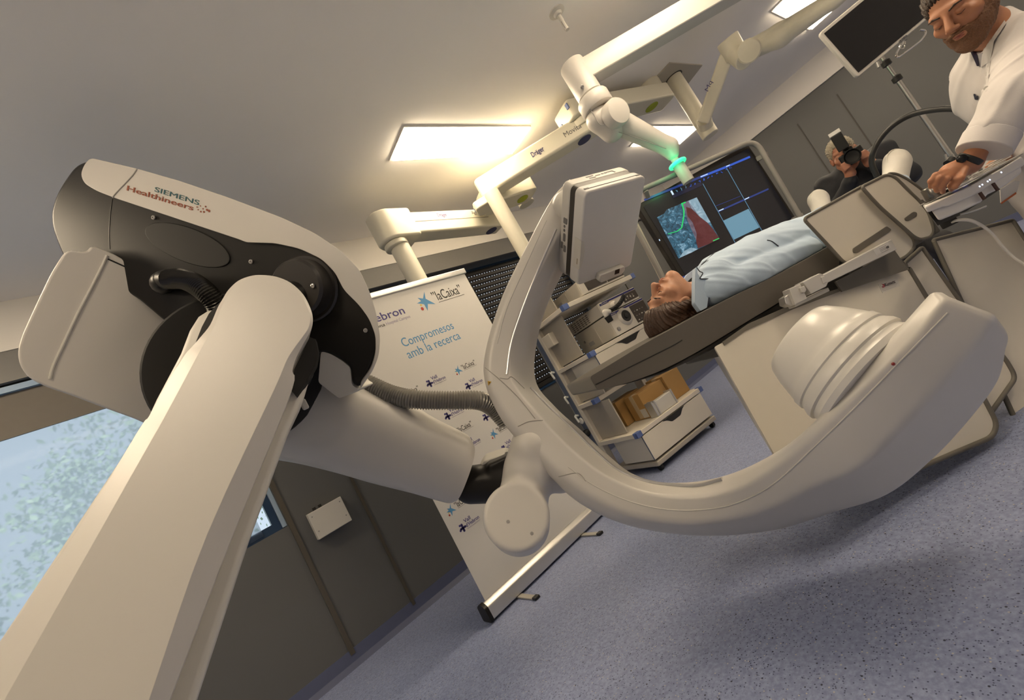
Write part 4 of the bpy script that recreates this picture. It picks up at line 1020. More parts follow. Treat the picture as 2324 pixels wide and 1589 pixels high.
# coiled lead and plug in front of the stack
lc = thing('coiled_lead', 'coiled black lead with white plug hanging across the processor fronts', 'lead', CT(.45, -.05, 1.2))
a, b = CT(.30, -.055, 1.232), CT(.50, -.065, 1.285); pts = []
tv = nrm(b-a); e1_ = nrm(np.cross(tv, Z3)); e2_ = np.cross(tv, e1_)
for i in range(17*12): 
    t = i/(17*12-1); an = i/12*2*math.pi; pts.append(a+(b-a)*t+(e1_*math.cos(an)+e2_*math.sin(an))*.014+Z3*(-.02*math.sin(t*3.14)))
obj('coil', G().tube(pts, .0042, 6, smooth=False), BLACK, lc)
obj('end_tail', G().tube([b, CT(.525, -.05, 1.29), CT(.54, -.035, 1.285), CT(.545, -.006, 1.278)], .010, 8), BLACK, lc)
pl = S(); pl.cone(CT(.285, -.055, 1.225), CT(.262, -.04, 1.235), .02, .024, .01); pl.cone(CT(.262, -.04, 1.235), CT(.255, -.04, 1.21), .022, .02, .01)
solid('plug', pl, WHITE, lc, .004)
obj('plug_grip', G().tube([CT(.262, -.04, 1.20), CT(.266, -.038, 1.15)], [.028, .024], 14, smooth=False), BLACK, lc)
# cable bundle at the back of the middle shelf
cbn = thing('cable_bundle', 'tangle of black and blue cables on the middle shelf beside the processors', 'cables', CT(.13, .38, 1.021))
r = random.Random(5)
for k in range(5):
    pts = [CT(.13+.07*math.cos(a+k)*r.uniform(.7, 1.1), .40+.05*math.sin(a*1.3+k), 1.085+.055*math.sin(a+k*.6)) for a in np.linspace(0, 6.0, 9)]
    obj('cable', G().tube(pts, .006, 8, 6), BLACK, cbn)
obj('blue_cable', G().tube([CT(.10, .44, 1.03), CT(.055, .42, 1.08), CT(.07, .40, 1.14), CT(.16, .41, 1.165), CT(.22, .42, 1.15)], .009, 8), mat('cable_blue', (.03, .13, .42), .4), cbn, label='blue cable')
obj('hanging_cable', G().tube([CT(.22, .44, 1.15), CT(.15, .40, 1.2), CT(.16, .42, 1.10), CT(.18, .40, 1.028)], .006, 8), BLACK, cbn)
# ---- cartons and small device on the bottom shelf
KRAFT = mat('kraft_board', (.42, .245, .085), .75, noise=.05, nscale=12); TAPE = mat('packing_tape', (.55, .43, .27), .3)
def carton(label, u0, u1, v0, v1, z0, z1):
    t = thing('carton', label, 'cardboard box', CT((u0+u1)/2, (v0+v1)/2, z0), 'cartons on the trolley')
    bx_ = obj('box_body', cbox(G(), u0, u1, v0, v1, z0, z1), KRAFT, t, bevel=.003)
    vm = (v0+v1)/2
    obj('tape_strip', cbox(G(), u0-.0012, u0+.06, vm-.024, vm+.024, z1-.0005, z1+.001), TAPE, t, smooth=0)
    obj('tape_strip', cbox(G(), u0-.0012, u0+.0005, vm-.024, vm+.024, z0+.01, z1+.001), TAPE, t, smooth=0)
    obj('flap_gap', cbox(G(), u0-.001, u1, vm-.001, vm+.001, z1-.0003, z1+.0006), mat('kraft_shadow', (.16, .09, .03), .8), t, smooth=0)
carton('smaller taped brown carton at the back left of the trolley\u2019s bottom shelf', .20, .50, .345, .495, .3365, .555)
carton('taped brown carton in the middle of the bottom shelf, behind the small white device', .275, .572, .13, .32, .3365, .545)
carton('brown carton at the right end of the trolley\u2019s bottom shelf', .576, .785, .11, .32, .3365, .56)
dv = thing('small_device', 'small white device with grey end brackets at the front of the trolley\u2019s bottom shelf', 'device', CT(.38, .045, .3365))
obj('device_body', cbox(G(), .255, .50, .02, .085, .3365, .445), WHITE2, dv, bevel=.005)
for u in (.245, .275, .487): obj('bracket', cbox(G(), u, u+.014, .012, .093, .3365, .458), ALU, dv, bevel=.003)
sk_ = obj('shipping_label', cbox(G(), .2735, .2748, .135, .20, .345, .42), WHITE, [o for o in COL.objects if o.name == 'carton.001'][0], smooth=0, label='white shipping label')
# ================================================================ OPERATING TABLE
TA = A3(.845, -.533, 0); TA = nrm(TA); TN = A3(-TA[1], TA[0], 0)
NEAR = Plane(TN*1.664, TN)                     # vertical plane of the near side rail
TPER = 0.0
def tp_(x, y, t=0.0): return NEAR.at(x, y, -t)      # pixel -> point t metres behind the near rail
def TT(s, t, z): return TN*(1.664+t)+TA*s+Z3*z
def sz(x, y, t=0.0): q = tp_(x, y, t); return float(np.dot(q, TA)), q[2]
VINYL = mat('mattress_vinyl', (.105, .094, .080), .38, noise=.04, nscale=15, bump=.05, bscale=60)
TBASE = mat('table_white', (.70, .67, .62), .42, noise=.01); TGREY = mat('shield_edge_grey', (.13, .12, .10), .6); SHM = mat('shield_white_vinyl', (.66, .62, .54), .45, noise=.015, bump=.02, bscale=40)
tb = thing('operating_table', 'operating table with a dark padded top, running from the trolley to the console', 'operating table', TT(1.6, .25, 0))
top = [(1338, 856), (1462, 780), (1530, 743), (1592, 709), (1663, 672), (1746, 633), (1838, 583), (1905, 546)]
bot = [(1356, 886), (1418, 872), (1500, 843), (1589, 796), (1683, 738), (1777, 681), (1830, 645), (1905, 603)]
WT = .50
def side_profile(pts, t): return [tp_(x, y, t) for x, y in pts]
o_ = side_profile(top, .03)+side_profile(bot[::-1], .03)
md = [q-TN*0 for q in o_]
obj('mattress', G().prism(rpoly(o_, [.012]+[.2]*6+[.01]+[.01]+[.2]*6+[.012], 3), TN*WT), VINYL, tb, bevel=.014, seg=4, bang=50)
obj('mattress_seam', G().tube([tp_(x, y, .0288) for x, y in ((1352, 873), (1440, 828), (1520, 788), (1548, 772))], .002, 6), BLACK, tb)
o_ = side_profile([(1420, 872), (1505, 842), (1592, 795), (1683, 739), (1777, 682), (1905, 604), (1960, 640), (1800, 700), (1690, 758), (1640, 782), (1560, 822), (1500, 850)], .06)
obj('table_board', G().prism(o_, TN*(WT-.06)), mat('board_dark', (.05, .047, .043), .45), tb, bevel=.006)
# column standing under the board
s0, z0 = sz(1625, 800, .10); s1 = s0+.95
obj('column', G().box(TT(s0+.56, .30, .41), (.80, .30, .66), (TA, TN, Z3)), TBASE, tb, bevel=.02)
obj('foot_plate', G().box(TT(s0+.62, .33, .045), (.95, .34, .09), (TA, TN, Z3)), TBASE, tb, bevel=.02)
obj('table_frame', G().box(TT(s0+.66, .33, .755), (1.20, .40, .075), (TA, TN, Z3)), TGREY, tb, bevel=.008)
# foot-end board and far rail
f0_, f1_ = sz(2080, 420, .5)
obj('leg_section', G().box(TT(s0+1.25, .33, .865), (.75, .40, .05), (TA, TN, Z3)), VINYL, tb, bevel=.012)
obj('side_rail', G().box(TT(s0+1.05, .555, .885), (1.3, .012, .03), (TA, TN, Z3)), STEEL, tb, bevel=.002)
# ---- hanging radiation shields: each its own sheet with a grey edge
HANG = Plane.three(NEAR.at(1690, 750, .004), NEAR.at(2062, 608, .004), NEAR.at(2252, 992, .135))
def sheet(name, label, px, t, r, thick=.008, cat='radiation shield', rim=.009, open_=None, pl=None):
    tq = (lambda x, y, t_: NEAR.at(x, y, -t_)) if pl is None else (lambda x, y, t_: pl.at(x, y, -t_))
    pts = rpoly([tq(x, y, t) for x, y in px], r, 6)
    th = thing(name, label, cat, np.min(pts, 0)*[0, 0, 1]+np.mean(pts, 0)*[1, 1, 0], 'lead shields on the table')
    obj('panel', G().prism(pts, TN*thick), SHM, th, smooth=0)
    n = len(pts); c = np.mean(pts, 0)
    if open_ is None: bp = pts+[pts[0]]
    else:
        a, b = (int(np.argmin([np.linalg.norm(q-tq(*e, t)) for q in pts])) for e in open_); bp = pts[a:b+1]
    obj('edge_binding', G().tube(bp, rim, 8, smooth=False, cap=False), TGREY, th, smooth=60)
    return th
h3 = sheet('hanging_shield', 'white hanging shield at the far right, beside the white cable', [(2118, 545), (2297, 500), (2420, 690), (2560, 905), (2470, 960), (2330, 1010)], .085, [.01, .01, .01, .03, .03, .01], pl=HANG)
h2 = sheet('hanging_shield', 'narrow white hanging shield between the two wider ones, behind the tube end of the C-arm', [(2052, 598), (2092, 562), (2166, 667), (2284, 821), (2305, 857), (2246, 940), (2200, 900)], .045, [.01, .01, 0, 0, .035, .02, .01], pl=HANG)
h1 = sheet('hanging_shield', 'broad white hanging shield with a red logo sticker, under the patient', [(1622, 788), (1690, 750), (1800, 700), (1960, 640), (2062, 608), (2105, 680), (2231, 902), (2262, 962), (2252, 992), (2086, 1062), (1985, 1112), (1900, 1150), (1810, 1122), (1757, 1030)], 0, [.01, .2, .2, .2, .01, 0, .05, .05, .05, .1, .1, .05, 0, 0], open_=((2062, 608), (1757, 1030)), pl=HANG)
obj('top_band', G().prism([HANG.at(x, y, .004) for x, y in ((1640, 776), (1700, 734), (1800, 690), (1902, 655), (1962, 622), (2029, 567), (2062, 607), (1960, 641), (1800, 702), (1690, 752), (1645, 784))], TN*.004), TGREY, h1, smooth=0)
kx = obj('sticker', G().prism([HANG.at(x, y, .0012) for x, y in ((1993, 645), (2036, 629), (2043, 649), (2003, 665))], TN*.0012), WHITE, h1, smooth=0)
NP = HANG.off(.0014)
g = G(); text_px(g, 'Kenex', NP, (2009.5, 650.5), (2033, 641.5), 7.5, True, updir=(-.4, -.92)); obj('sticker_lettering', g, mat('sticker_grey', (.17, .15, .16), .5), kx, smooth=0)
c_ = NP.at(2003, 648.5); g = G().lathe(c_, NP.n, [(.0085, 0), (.0085, .0008)], 24); obj('sticker_roundel', g, mat('sticker_red', (.33, .015, .04), .5), kx, smooth=0)
g = G(); text_px(g, 'K', NP, (2000.5, 651.5), (2006, 649.5), 6, True, off=.0018, updir=(-.4, -.92)); obj('roundel_letter', g, WHITE, kx, smooth=0)
for k in range(3): obj('sticker_line', G().bar(NP.at(2001+1.3*k, 656+2.4*k), NP.at(2037+1.3*k-3*k, 642.5+2.4*k+k), .0006, .0018, up=Z3), mat('sticker_line_grey', (.4, .38, .38), .6), kx, smooth=0)
# upper flaps standing above the table edge
U1 = [(1823, 497), (1957, 422), (1978, 449), (2014, 483), (2050, 518), (2072, 541), (2076, 560), (2062, 578), (2046, 588), (1990, 618), (1915, 596), (1875, 552)]
u1 = sheet('standing_shield', 'large white standing shield with a long grey handle, hiding the patient\u2019s legs', U1, -.018, [.02, .01, 0, 0, 0, .02, .02, .02, .02, .02, .02, .0], rim=.0065)
obj('handle', G().prism(rpoly([tp_(x, y, -.022) for x, y in ((1936, 564), (2013, 513), (2024, 521), (2018, 527), (1945, 574), (1938, 573))], .006), TN*.006), TGREY, u1, bevel=.001, seg=1)
U2 = [(1955, 424), (1980, 412), (2008, 398), (2020, 398), (2034, 405), (2056, 428), (2086, 456), (2106, 481), (2117, 514), (2119, 527), (2112, 538), (2089, 544), (2074, 538), (2055, 521), (1999, 472), (1978, 450)]
u2 = sheet('standing_shield', 'white standing shield with a short grey handle, overlapping the larger one', U2, -.04, [.015, .02, .02, .02, .02, .02, .02, .02, .02, .02, .03, .03, .02, .02, .02, .02], rim=.0065)
obj('handle', G().prism(rpoly([tp_(x, y, -.044) for x, y in ((2053.5, 495), (2074, 480), (2082, 482), (2082, 490), (2063, 501), (2056, 500))], .008), TN*.006), TGREY, u2, bevel=.001, seg=1)
U3 = [(2012, 394), (2033, 394), (2056, 405), (2086, 426), (2108, 445), (2118, 457), (2096, 474), (2070, 440), (2040, 410)]
u3 = sheet('standing_shield', 'small white curved shield beside the console, at the foot end', U3, .02, .02, rim=.006)
obj('handle', G().prism(rpoly([tp_(x, y, .016) for x, y in ((2084, 457), (2094, 452), (2101, 459), (2090, 464))], .005), TN*.006), TGREY, u3, bevel=.001, seg=1)
# ---- silver arm with clamps on the near rail
sa = thing('clamp_arm', 'silver clamp arm with a label, fixed along the near side rail of the table', 'clamp arm', tp_(1950, 610, -.06))
SIL = mat('silver_paint', (.60, .585, .56), .32, metal=.35)
def near_block(name, px, t0, th, par, m=SIL, bev=.003): return obj(name, G().prism([tp_(x, y, t0) for x, y in px], TN*th), m, par, bevel=bev)
near_block('arm_bar', [(1868, 624), (2023, 543), (2036, 566), (1876, 643)], -.085, .05, sa)
near_block('velcro_flap', [(1896, 640), (2031, 568), (2062, 612), (1912, 662)], -.035, .008, sa, TGREY, .001)
near_block('clamp', [(1822, 640), (1860, 620), (1868, 622), (1880, 641), (1876, 650), (1842, 667)], -.085, .05, sa)
near_block('clamp', [(1792, 655), (1817, 644), (1833, 678), (1805, 692)], -.08, .045, sa)
near_block('rail_plate', [(1803, 690), (1880, 652), (1884, 660), (1806, 697)], -.05, .04, sa, WHITE2)
near_block('hinge_lug', [(1816, 652), (1826, 648), (1831, 658), (1828, 664), (1821, 664)], -.09, .03, sa)
near_block('hinge_lug', [(1864, 628), (1872, 626), (1878, 640), (1870, 644)], -.09, .03, sa)
near_block('end_knob', [(1781, 674), (1795, 664), (1806, 690), (1796, 694), (1784, 690)], -.065, .04, sa, ALU)
lbp = NEAR.off(.0855)
lb_ = near_block('rating_label', [(1983, 567.5), (2016, 550), (2023, 562), (1989, 579.5)], -.0862, .001, sa, mat('label_pale', (.62, .61, .60), .5), 0)
for k in range(4): obj('label_line', G().bar(lbp.at(1995.5+1.6*k, 565+3*k, .0012), lbp.at(2011+1.6*k, 557+3*k, .0012), .0006, .0014, up=Z3), mat('label_ink', (.25, .24, .24), .6), lb_, smooth=0)
g = G(); text_px(g, 'CE', lbp, (2013, 564), (2018, 561.5), 4.5, True, off=.0015, updir=(-.45, -.89)); obj('label_mark', g, BLACK, lb_, smooth=0)
# ================================================================ LARGE DISPLAY HUNG FROM THE BOOM
def emat(name, color, strength, base=(.01, .01, .012)):
    return mat(name, base, .25, emis=color, estr=strength, noise=0)
fh = nrm(A3(FW[0], FW[1], 0))
TVP = Plane(P(1600, 500, 2.92), -fh)
tv = thing('large_display', 'large wall-sized screen showing a blue and red X-ray image, hung behind the patient', 'screen', TVP.at(1620, 640, -.04))
TVO = [(1437, 452), (1707, 341), (1800, 503), (1540, 662)]
BEZ = mat('bezel_black', (.012, .010, .009), .3)
a_, b_, c_, d_ = [TVP.at(x, y) for x, y in ((1437, 452), (1707, 341), (1802, 505), (1543, 645))]
ux = nrm(A3(*(b_-a_))*[1, 1, 0]); zt, zb = (a_[2]+b_[2])/2+.004, (c_[2]+d_[2])/2-.02
ua, ub = min(np.dot(a_, ux), np.dot(d_, ux)), max(np.dot(b_, ux), np.dot(c_, ux))
base_ = A3(*a_); base_ = base_-ux*np.dot(base_, ux); base_[2] = 0
def TVQ(u, z, o=0.0): return base_+ux*u+Z3*z+TVP.n*o
ua, ub = np.dot(a_, ux)-.0, np.dot(b_, ux)
obj('display_housing', G().prism([TVQ(ua, zt), TVQ(ub, zt), TVQ(ub, zb), TVQ(ua, zb)], -TVP.n*.07), BEZ, tv, bevel=.006)
m_ = .032
scr = obj('screen', G().prism([TVQ(ua+m_, zt-m_, .001), TVQ(ub-m_*.6, zt-m_, .001), TVQ(ub-m_*.6, zb+m_, .001), TVQ(ua+m_, zb+m_, .001)], TVP.n*.002), emat('screen_dark', (.006, .006, .009), .5), tv, smooth=0)
def quad(name, px, m, o=.004): return obj(name, G().prism([TVP.at(x, y, o) for x, y in px], TVP.n*.0008), m, scr, smooth=0)
EB = emat('ui_blue', (.03, .10, .55), .9); EBD = emat('ui_blue_dim', (.02, .045, .22), .8); EC = emat('ui_line_cyan', (.12, .28, .42), .8); EW = emat('ui_white', (.6, .75, 1), 1.0)
def line(name, p, q, w, m, o=.0045):
    d = nrm(A3(q[0]-p[0], q[1]-p[1])); n = A3(-d[1], d[0])*w/2
    return quad(name, [(p[0]+n[0], p[1]+n[1]), (q[0]+n[0], q[1]+n[1]), (q[0]-n[0], q[1]-n[1]), (p[0]-n[0], p[1]-n[1])], m, o)
line('title_bar', (1462, 454), (1590, 402), 5, EBD); line('title_bar', (1590, 402), (1648, 379), 5, EB); line('title_bar', (1648, 379), (1702, 356), 4.5, EB)
line('title_text', (1590, 401.5), (1606, 395), 1.8, EW, .0055); line('title_text', (1648, 378), (1656, 374.5), 1.8, EW, .0055)
line('pane_divider', (1595, 417), (1669, 552), 1.2, EC); line('pane_divider', (1648, 380), (1731, 527), 1.2, EC); line('pane_divider', (1624, 468), (1681, 445), 1.0, EBD)
line('pane_header', (1630, 480), (1744, 429), 3.6, EBD); line('pane_text', (1631, 479), (1642, 474), 2, EW, .0055); line('pane_text', (1690, 453), (1700, 448), 2, EW, .0055)
quad('toolbar', [(1524, 442), (1528, 450), (1594, 421), (1590, 413)], emat('ui_toolbar', (.012, .012, .035), .8))
r = random.Random(2)
for k in range(13):
    x, y = 1536+k*10.2, 433-k*4.3
    for j in range(3): line('tool_icon', (x+r.uniform(-2, 2), y+r.uniform(-3, 3)), (x+r.uniform(-3, 3), y+r.uniform(-3, 3)+1), 1.1, EB if k > 2 else EC, .0055)
line('screen_text', (1523, 433), (1528, 442), 4, EW, .0055); line('screen_text', (1496, 543), (1497.5, 547), 2, EW, .0055)
line('status_bar', (1543, 632), (1600, 608), 3, EBD)
# X-ray picture pane
def xray_mat(name, ca, cb, cc, sc, lo, hi, st):
    m = bpy.data.materials.new(name); m.use_nodes = True; nt = m.node_tree; b = nt.nodes['Principled BSDF']
    tc = nt.nodes.new('ShaderNodeTexCoord'); n1 = nt.nodes.new('ShaderNodeTexNoise'); n1.inputs['Scale'].default_value = sc; n1.inputs['Detail'].default_value = 9; n1.inputs['Roughness'].default_value = .72; n1.inputs['Distortion'].default_value = 1.2
    nt.links.new(tc.outputs['Object'], n1.inputs['Vector'])
    rp = nt.nodes.new('ShaderNodeValToRGB'); e = rp.color_ramp.elements; e[0].position = lo; e[0].color = (*ca, 1); e[1].position = hi; e[1].color = (*cc, 1)
    q = rp.color_ramp.elements.new((lo+hi)/2); q.color = (*cb, 1)
    nt.links.new(n1.outputs['Fac'], rp.inputs[0]); nt.links.new(rp.outputs[0], b.inputs['Emission Color']); b.inputs['Emission Strength'].default_value = st
    b.inputs['Base Color'].default_value = (.01, .01, .01, 1); b.inputs['Roughness'].default_value = .3
    return m
XR = xray_mat('xray_blue', (.006, .03, .055), (.035, .14, .22), (.34, .54, .68), 30, .40, .70, .9)
XL = xray_mat('xray_pale', (.10, .20, .28), (.25, .38, .46), (.55, .66, .74), 14, .3, .7, .9)
XD = xray_mat('xray_red', (.07, .012, .014), (.11, .02, .024), (.15, .045, .05), 9, .3, .7, .8)
XM = xray_mat('xray_mauve', (.08, .06, .09), (.13, .10, .14), (.24, .22, .27), 14, .3, .7, .85)
quad('xray_picture', [(1491, 493.5), (1507, 485), (1513, 476), (1581, 448), (1633, 542), (1540, 587)], XR, .0045)
quad('pale_lung', [(1562, 456), (1581, 448), (1612, 504), (1604, 507), (1588, 492), (1572, 478)], XL, .0055)
quad('mauve_zone', [(1550, 462), (1562, 456), (1590, 494), (1600, 520), (1590, 560), (1580, 545), (1560, 500)], XM, .0055)
quad('red_zone', [(1557, 470), (1570, 474), (1588, 492), (1606, 506), (1618, 520), (1633, 542), (1606, 555), (1584, 564), (1580, 548), (1581, 530), (1572, 505), (1560, 490)], XD, .0065)
quad('pale_edge', [(1541, 586), (1552, 570), (1568, 562), (1584, 565), (1572, 572)], XL, .0065)
GV = emat('vessel_green', (.02, .62, .14), .9)
for a, b, w in (((1548, 462), (1552, 478), 3.2), ((1552, 478), (1552, 490), 3.0), ((1552, 490), (1547, 517), 2.8), ((1547, 517), (1537, 525), 2.2), ((1537, 525), (1516, 531), 1.6), ((1546, 463), (1556, 459), 3), ((1618, 547), (1632, 541), 2)): line('vessel_trace', a, b, w, GV, .0075)
quad('pale_chart', [(1641.5, 501), (1698.5, 474), (1723.5, 516.5), (1666, 544)], emat('ui_chart', (.13, .27, .36), .95), .0045)
# protective tube frame and hanger
FRM = mat('frame_tube_grey', (.24, .225, .21), .45)
dr_ = tv
fr_ = [P(x, y, 2.86) for x, y in ((1392, 455), (1500, 406), (1716, 316), (1865, 575), (1640, 720), (1520, 660))]
fr_ = [TVP.off(.045).at(x, y) for x, y in ((1408, 452), (1714, 317), (1872, 590), (1560, 735))]
lp_ = rpoly(fr_, .085, 8); lp_ = lp_+[lp_[0]]
obj('frame_tube', G().tube(lp_, .017, 12, smooth=False, cap=False), FRM, dr_, smooth=60)
for p, q in (((1718, 362), (1742, 349)), ((1798, 500), (1822, 488)), ((1470, 450), (1464, 432))): obj('frame_link', G().bar(TVP.at(*p, -.01), TVP.off(.045).at(*q), .03, .03), FRM, dr_, bevel=.003)
obj('side_post', G().tube([TVP.off(.03).at(1441, 508), TVP.off(.03).at(1512, 648)], .02, 12, smooth=False), mat('post_beige', (.42, .38, .32), .5), dr_)
# ================================================================ BLACK MONITOR AT THE TOP RIGHT
mo = thing('hanging_monitor', 'dark flat monitor with a pale frame hanging at the top right', 'monitor', P(2000, 70, 2.3))
MP = Plane.three(P(1859, 75, 2.30), P(1947, 176, 2.30), P(2150, 5, 2.15))
MO = [(1859, 75), (1947, 176), (2180, -20), (2075, -105)]
obj('monitor_frame', G().prism(rpoly([MP.at(x, y) for x, y in MO], .018), -MP.n*.032), mat('monitor_frame_grey', (.50, .48, .45), .4), mo, bevel=.006)
obj('screen_glass', G().prism([MP.at(x, y, .0005) for x, y in ((1870, 76), (1948, 165), (2171, -21), (2077, -96))], MP.n*.0015), mat('screen_off_black', (.006, .006, .008), .18), mo, smooth=0)
g = G(); text_px(g, 'OLYMPUS', MP, (2042, 97), (2060, 82), 4.5, False, updir=(-.64, -.77)); obj('lettering', g, mat('ink_soft', (.1, .1, .12), .5), mo, smooth=0)
g = G(); text_px(g, 'OEV', MP, (2053, 95), (2060, 89), 2.5, True, updir=(-.64, -.77)); obj('lettering', g, MATS['ink_soft'], mo, smooth=0)
obj('cable_stub', G().cyl(P(1991, 141, 2.25), P(1995, 153, 2.25), .008, 10), STEEL, mo)
# ================================================================ DRIP STAND CLAMPED TO THE TABLE
iv = thing('drip_stand', 'shiny steel drip pole with a wire hook loop, behind the console', 'pole', P(2172, 372, 2.35))
iv0 = P(2171, 372, 2.35)
def IVZ(y): 
    d = ray(2171-(372-y)*.70, y); t = np.dot(iv0[:2], d[:2])/np.dot(d[:2], d[:2]); return CAM[2]+t*d[2]
zt_ = IVZ(132)
obj('pole_lower', G().cyl(iv0-Z3*.06, A3(iv0[0], iv0[1], IVZ(172)), .0125, 16), STEEL, iv)
obj('pole_upper', G().cyl(A3(iv0[0], iv0[1], IVZ(176)), A3(iv0[0], iv0[1], zt_+.18), .0095, 14), STEEL, iv)
for y in (178, 143): z_ = IVZ(y); obj('lock_ring', G().lathe(A3(iv0[0], iv0[1], z_-.02), Z3, [(.012, 0), (.022, .004), (.022, .03), (.012, .038)], 18), BLACK, iv)
lpv = [P(x, y, 2.38) for x, y in ((2053, 102), (2052, 94), (2040, 112), (2034, 124), (2037, 129), (2046, 125), (2085, 96), (2098, 82), (2101, 74), (2098, 69), (2088, 68))]
obj('hook_loop', G().tube(lpv, .005, 8), CHROME, iv)
obj('hook_eye', G().torus(P(2047, 105, 2.38), FW, .014, .003, 16, 6), CHROME, iv)
obj('rail_clamp', G().box(iv0-Z3*.03, (.06, .05, .03), (TA, TN, Z3)), BLACK, iv, bevel=.005)
obj('clamp_knob', G().cyl(P(2152, 372, 2.30), P(2160, 362, 2.30), .022, 16), BLACK, iv)
for x in (2149, 2166): obj('clamp_pin', G().cyl(P(x, 366, 2.3), P(x-4, 350, 2.3), .006, 8), STEEL, iv)
# black arched hose
bh = thing('arched_hose', 'thick black hose arching in front of the drip pole', 'hose', P(1985, 395, 2.2))
obj('hose', G().tube([P(x, y, d) for x, y, d in ((1990, 400, 2.3), (1979, 372, 2.28), (1982, 345, 2.25), (2000, 312, 2.22), (2030, 282, 2.18), (2070, 260, 2.13), (2120, 249, 2.06), (2165, 247, 2.0), (2192, 254, 1.97), (2208, 261, 1.99), (2222, 272, 2.03))], .0135, 12), BLACK, bh)
# ================================================================ CONSOLE
CW = mat('console_white', (.72, .70, .68), .3, noise=.01)
co = thing('control_console', 'white control console with knobs and keypads, clamped at the table foot', 'control console', tp_(2200, 470, -.30))
cP = Plane(NEAR.p-TN*.30, TN)
slab_ = [(2097, 471), (2203, 421), (2271, 383), (2318, 354), (2328, 370), (2322, 377), (2275, 404), (2210, 444), (2150, 470), (2140, 470), (2105, 483)]
CDV = nrm(ray(2104, 478)*[1, 1, 0])
obj('top_slab', G().prism([cP.at(x, y) for x, y in slab_], CDV*.21), CW, co, bevel=.006)
obj('lower_body', G().prism([cP.at(x, y, -.012) for x, y in ((2114, 478), (2131, 502), (2184, 480), (2226, 460), (2242, 442), (2278, 424), (2320, 392), (2316, 372))], CDV*.17), CW, co, bevel=.008)
obj('underside', G().prism([cP.at(x, y, -.05) for x, y in ((2106, 482), (2128, 512), (2180, 488), (2270, 430), (2260, 410))], CDV*.12), BLACK, co, smooth=0)
t0_, t1_ = cP.at(2100, 467), cP.at(2318, 352); tx_ = nrm(t1_-t0_); tup = nrm(np.cross(tx_, CDV)); tup = tup if tup[2] > 0 else -tup
def CQ(s, t, h=0.0): return t0_+tx_*s+CDV*t+tup*h
def topat(x, y, h=0.0):
    pl_ = Plane(t0_+tup*h, tup); return pl_.at(x, y)
obj('work_surface', G().box(CQ(.22, .09, .001), (.36, .10, .004), (tx_, np.cross(tup, tx_), tup)), mat('console_grey', (.33, .32, .31), .35), co, bevel=.001, seg=1)
jy = topat(2131, 447)
obj('joystick_ring', G().lathe(jy, tup, [(.043, 0), (.043, .006), (.036, .008), (.036, .045), (.033, .049), (.02, .049)], 36), mat('knob_steel_dark', (.18, .17, .16), .22, metal=.9), co)
for x, y, rr, h in ((2210, 402, .020, .03), (2216, 389, .012, .03), (2228, 382, .012, .035), (2254, 369, .011, .035)):
    obj('knob', G().lathe(topat(x, y), tup, [(rr, 0), (rr, h), (rr*.8, h+.003), (rr*.3, h+.003)], 24), CHROME, co, smooth=30)
GLOW = emat('key_glow_blue', (.05, .12, 1.0), 3.0)
for x, y, w_, h in ((2155, 424, .026, .03), (2177, 414, .026, .034)):
    c = topat(x, y); k = obj('glowing_key', G().box(c+tup*h/2, (w_, .02, h), (tx_, TN, tup)), CHROME, co, bevel=.003)
    obj('key_light', G().box(c-TN*.011+tup*.006, (w_, .002, .004), (tx_, TN, tup)), GLOW, k, smooth=0)
for x, y, n in ((2181, 424, 3), (2236, 396, 3), (2255, 382, 2), (2268, 371, 3)):
    c = topat(x, y)
    for k in range(n): obj('keypad_plate', G().box(c+tup*(.004+.006*k)+TN*.012*k-TN*.01, (.075, .018, .004), (tx_, TN, tup)), CW, co, bevel=.001, seg=1)
for x, y in ((2223, 423.5), (2229, 419.5), (2241, 412), (2246, 408.5), (2272, 391.5)):
    obj('status_light', G().lathe(cP.at(x, y, -.0005), cP.n, [(.0028, 0), (.0028, .001), (.001, .0015)], 10), emat('led_white', (.6, .7, 1), 4), co)
for x, y in ((2229, 445), (2259, 424)):
    obj('grip_slot', G().box(cP.at(x, y, .0), (.012, .004, .03), (tx_, TN, Z3)), mat('slot_shadow', (.06, .02, .015), .6), co, smooth=0)
obj('support_rod', G().tube([P(2178, 487, 1.58), P(2210, 478, 1.56), P(2238, 468, 1.55)], .004, 8), STEEL, co)
obj('mount_bracket', G().bar(tp_(2150, 500, -.16), tp_(2150, 500, .0), .05, .05), BLACK, co, bevel=.004)
tgn = thing('hanging_tag', 'white tag with an orange edge hanging under the console', 'tag', P(2290, 440, 1.7))
obj('tag_card', G().prism([P(x, y, 1.72) for x, y in ((2272, 460), (2308, 436), (2314, 412), (2304, 410), (2270, 430))], FW*.003), WHITE, tgn, smooth=0)
obj('orange_edge', G().prism([P(x, y, 1.718) for x, y in ((2272, 460), (2274, 463), (2307, 440), (2306, 436))], FW*.002), mat('tag_orange', (.45, .10, .02), .5), tgn, smooth=0)
# white cable
wc = thing('white_cable', 'white cable drooping from under the console across the hanging shield', 'cable', P(2324, 600, 1.5))
obj('cable_run', G().tube([P(x, y, d) for x, y, d in ((2160, 505, 1.60), (2173, 500, 1.58), (2200, 500, 1.57), (2228, 512, 1.57), (2252, 531, 1.57), (2275, 560, 1.56), (2300, 584, 1.55), (2340, 612, 1.52), (2420, 680, 1.45))], [.0035, .0065, .005, .005, .005, .005], 10), WHITE, wc)
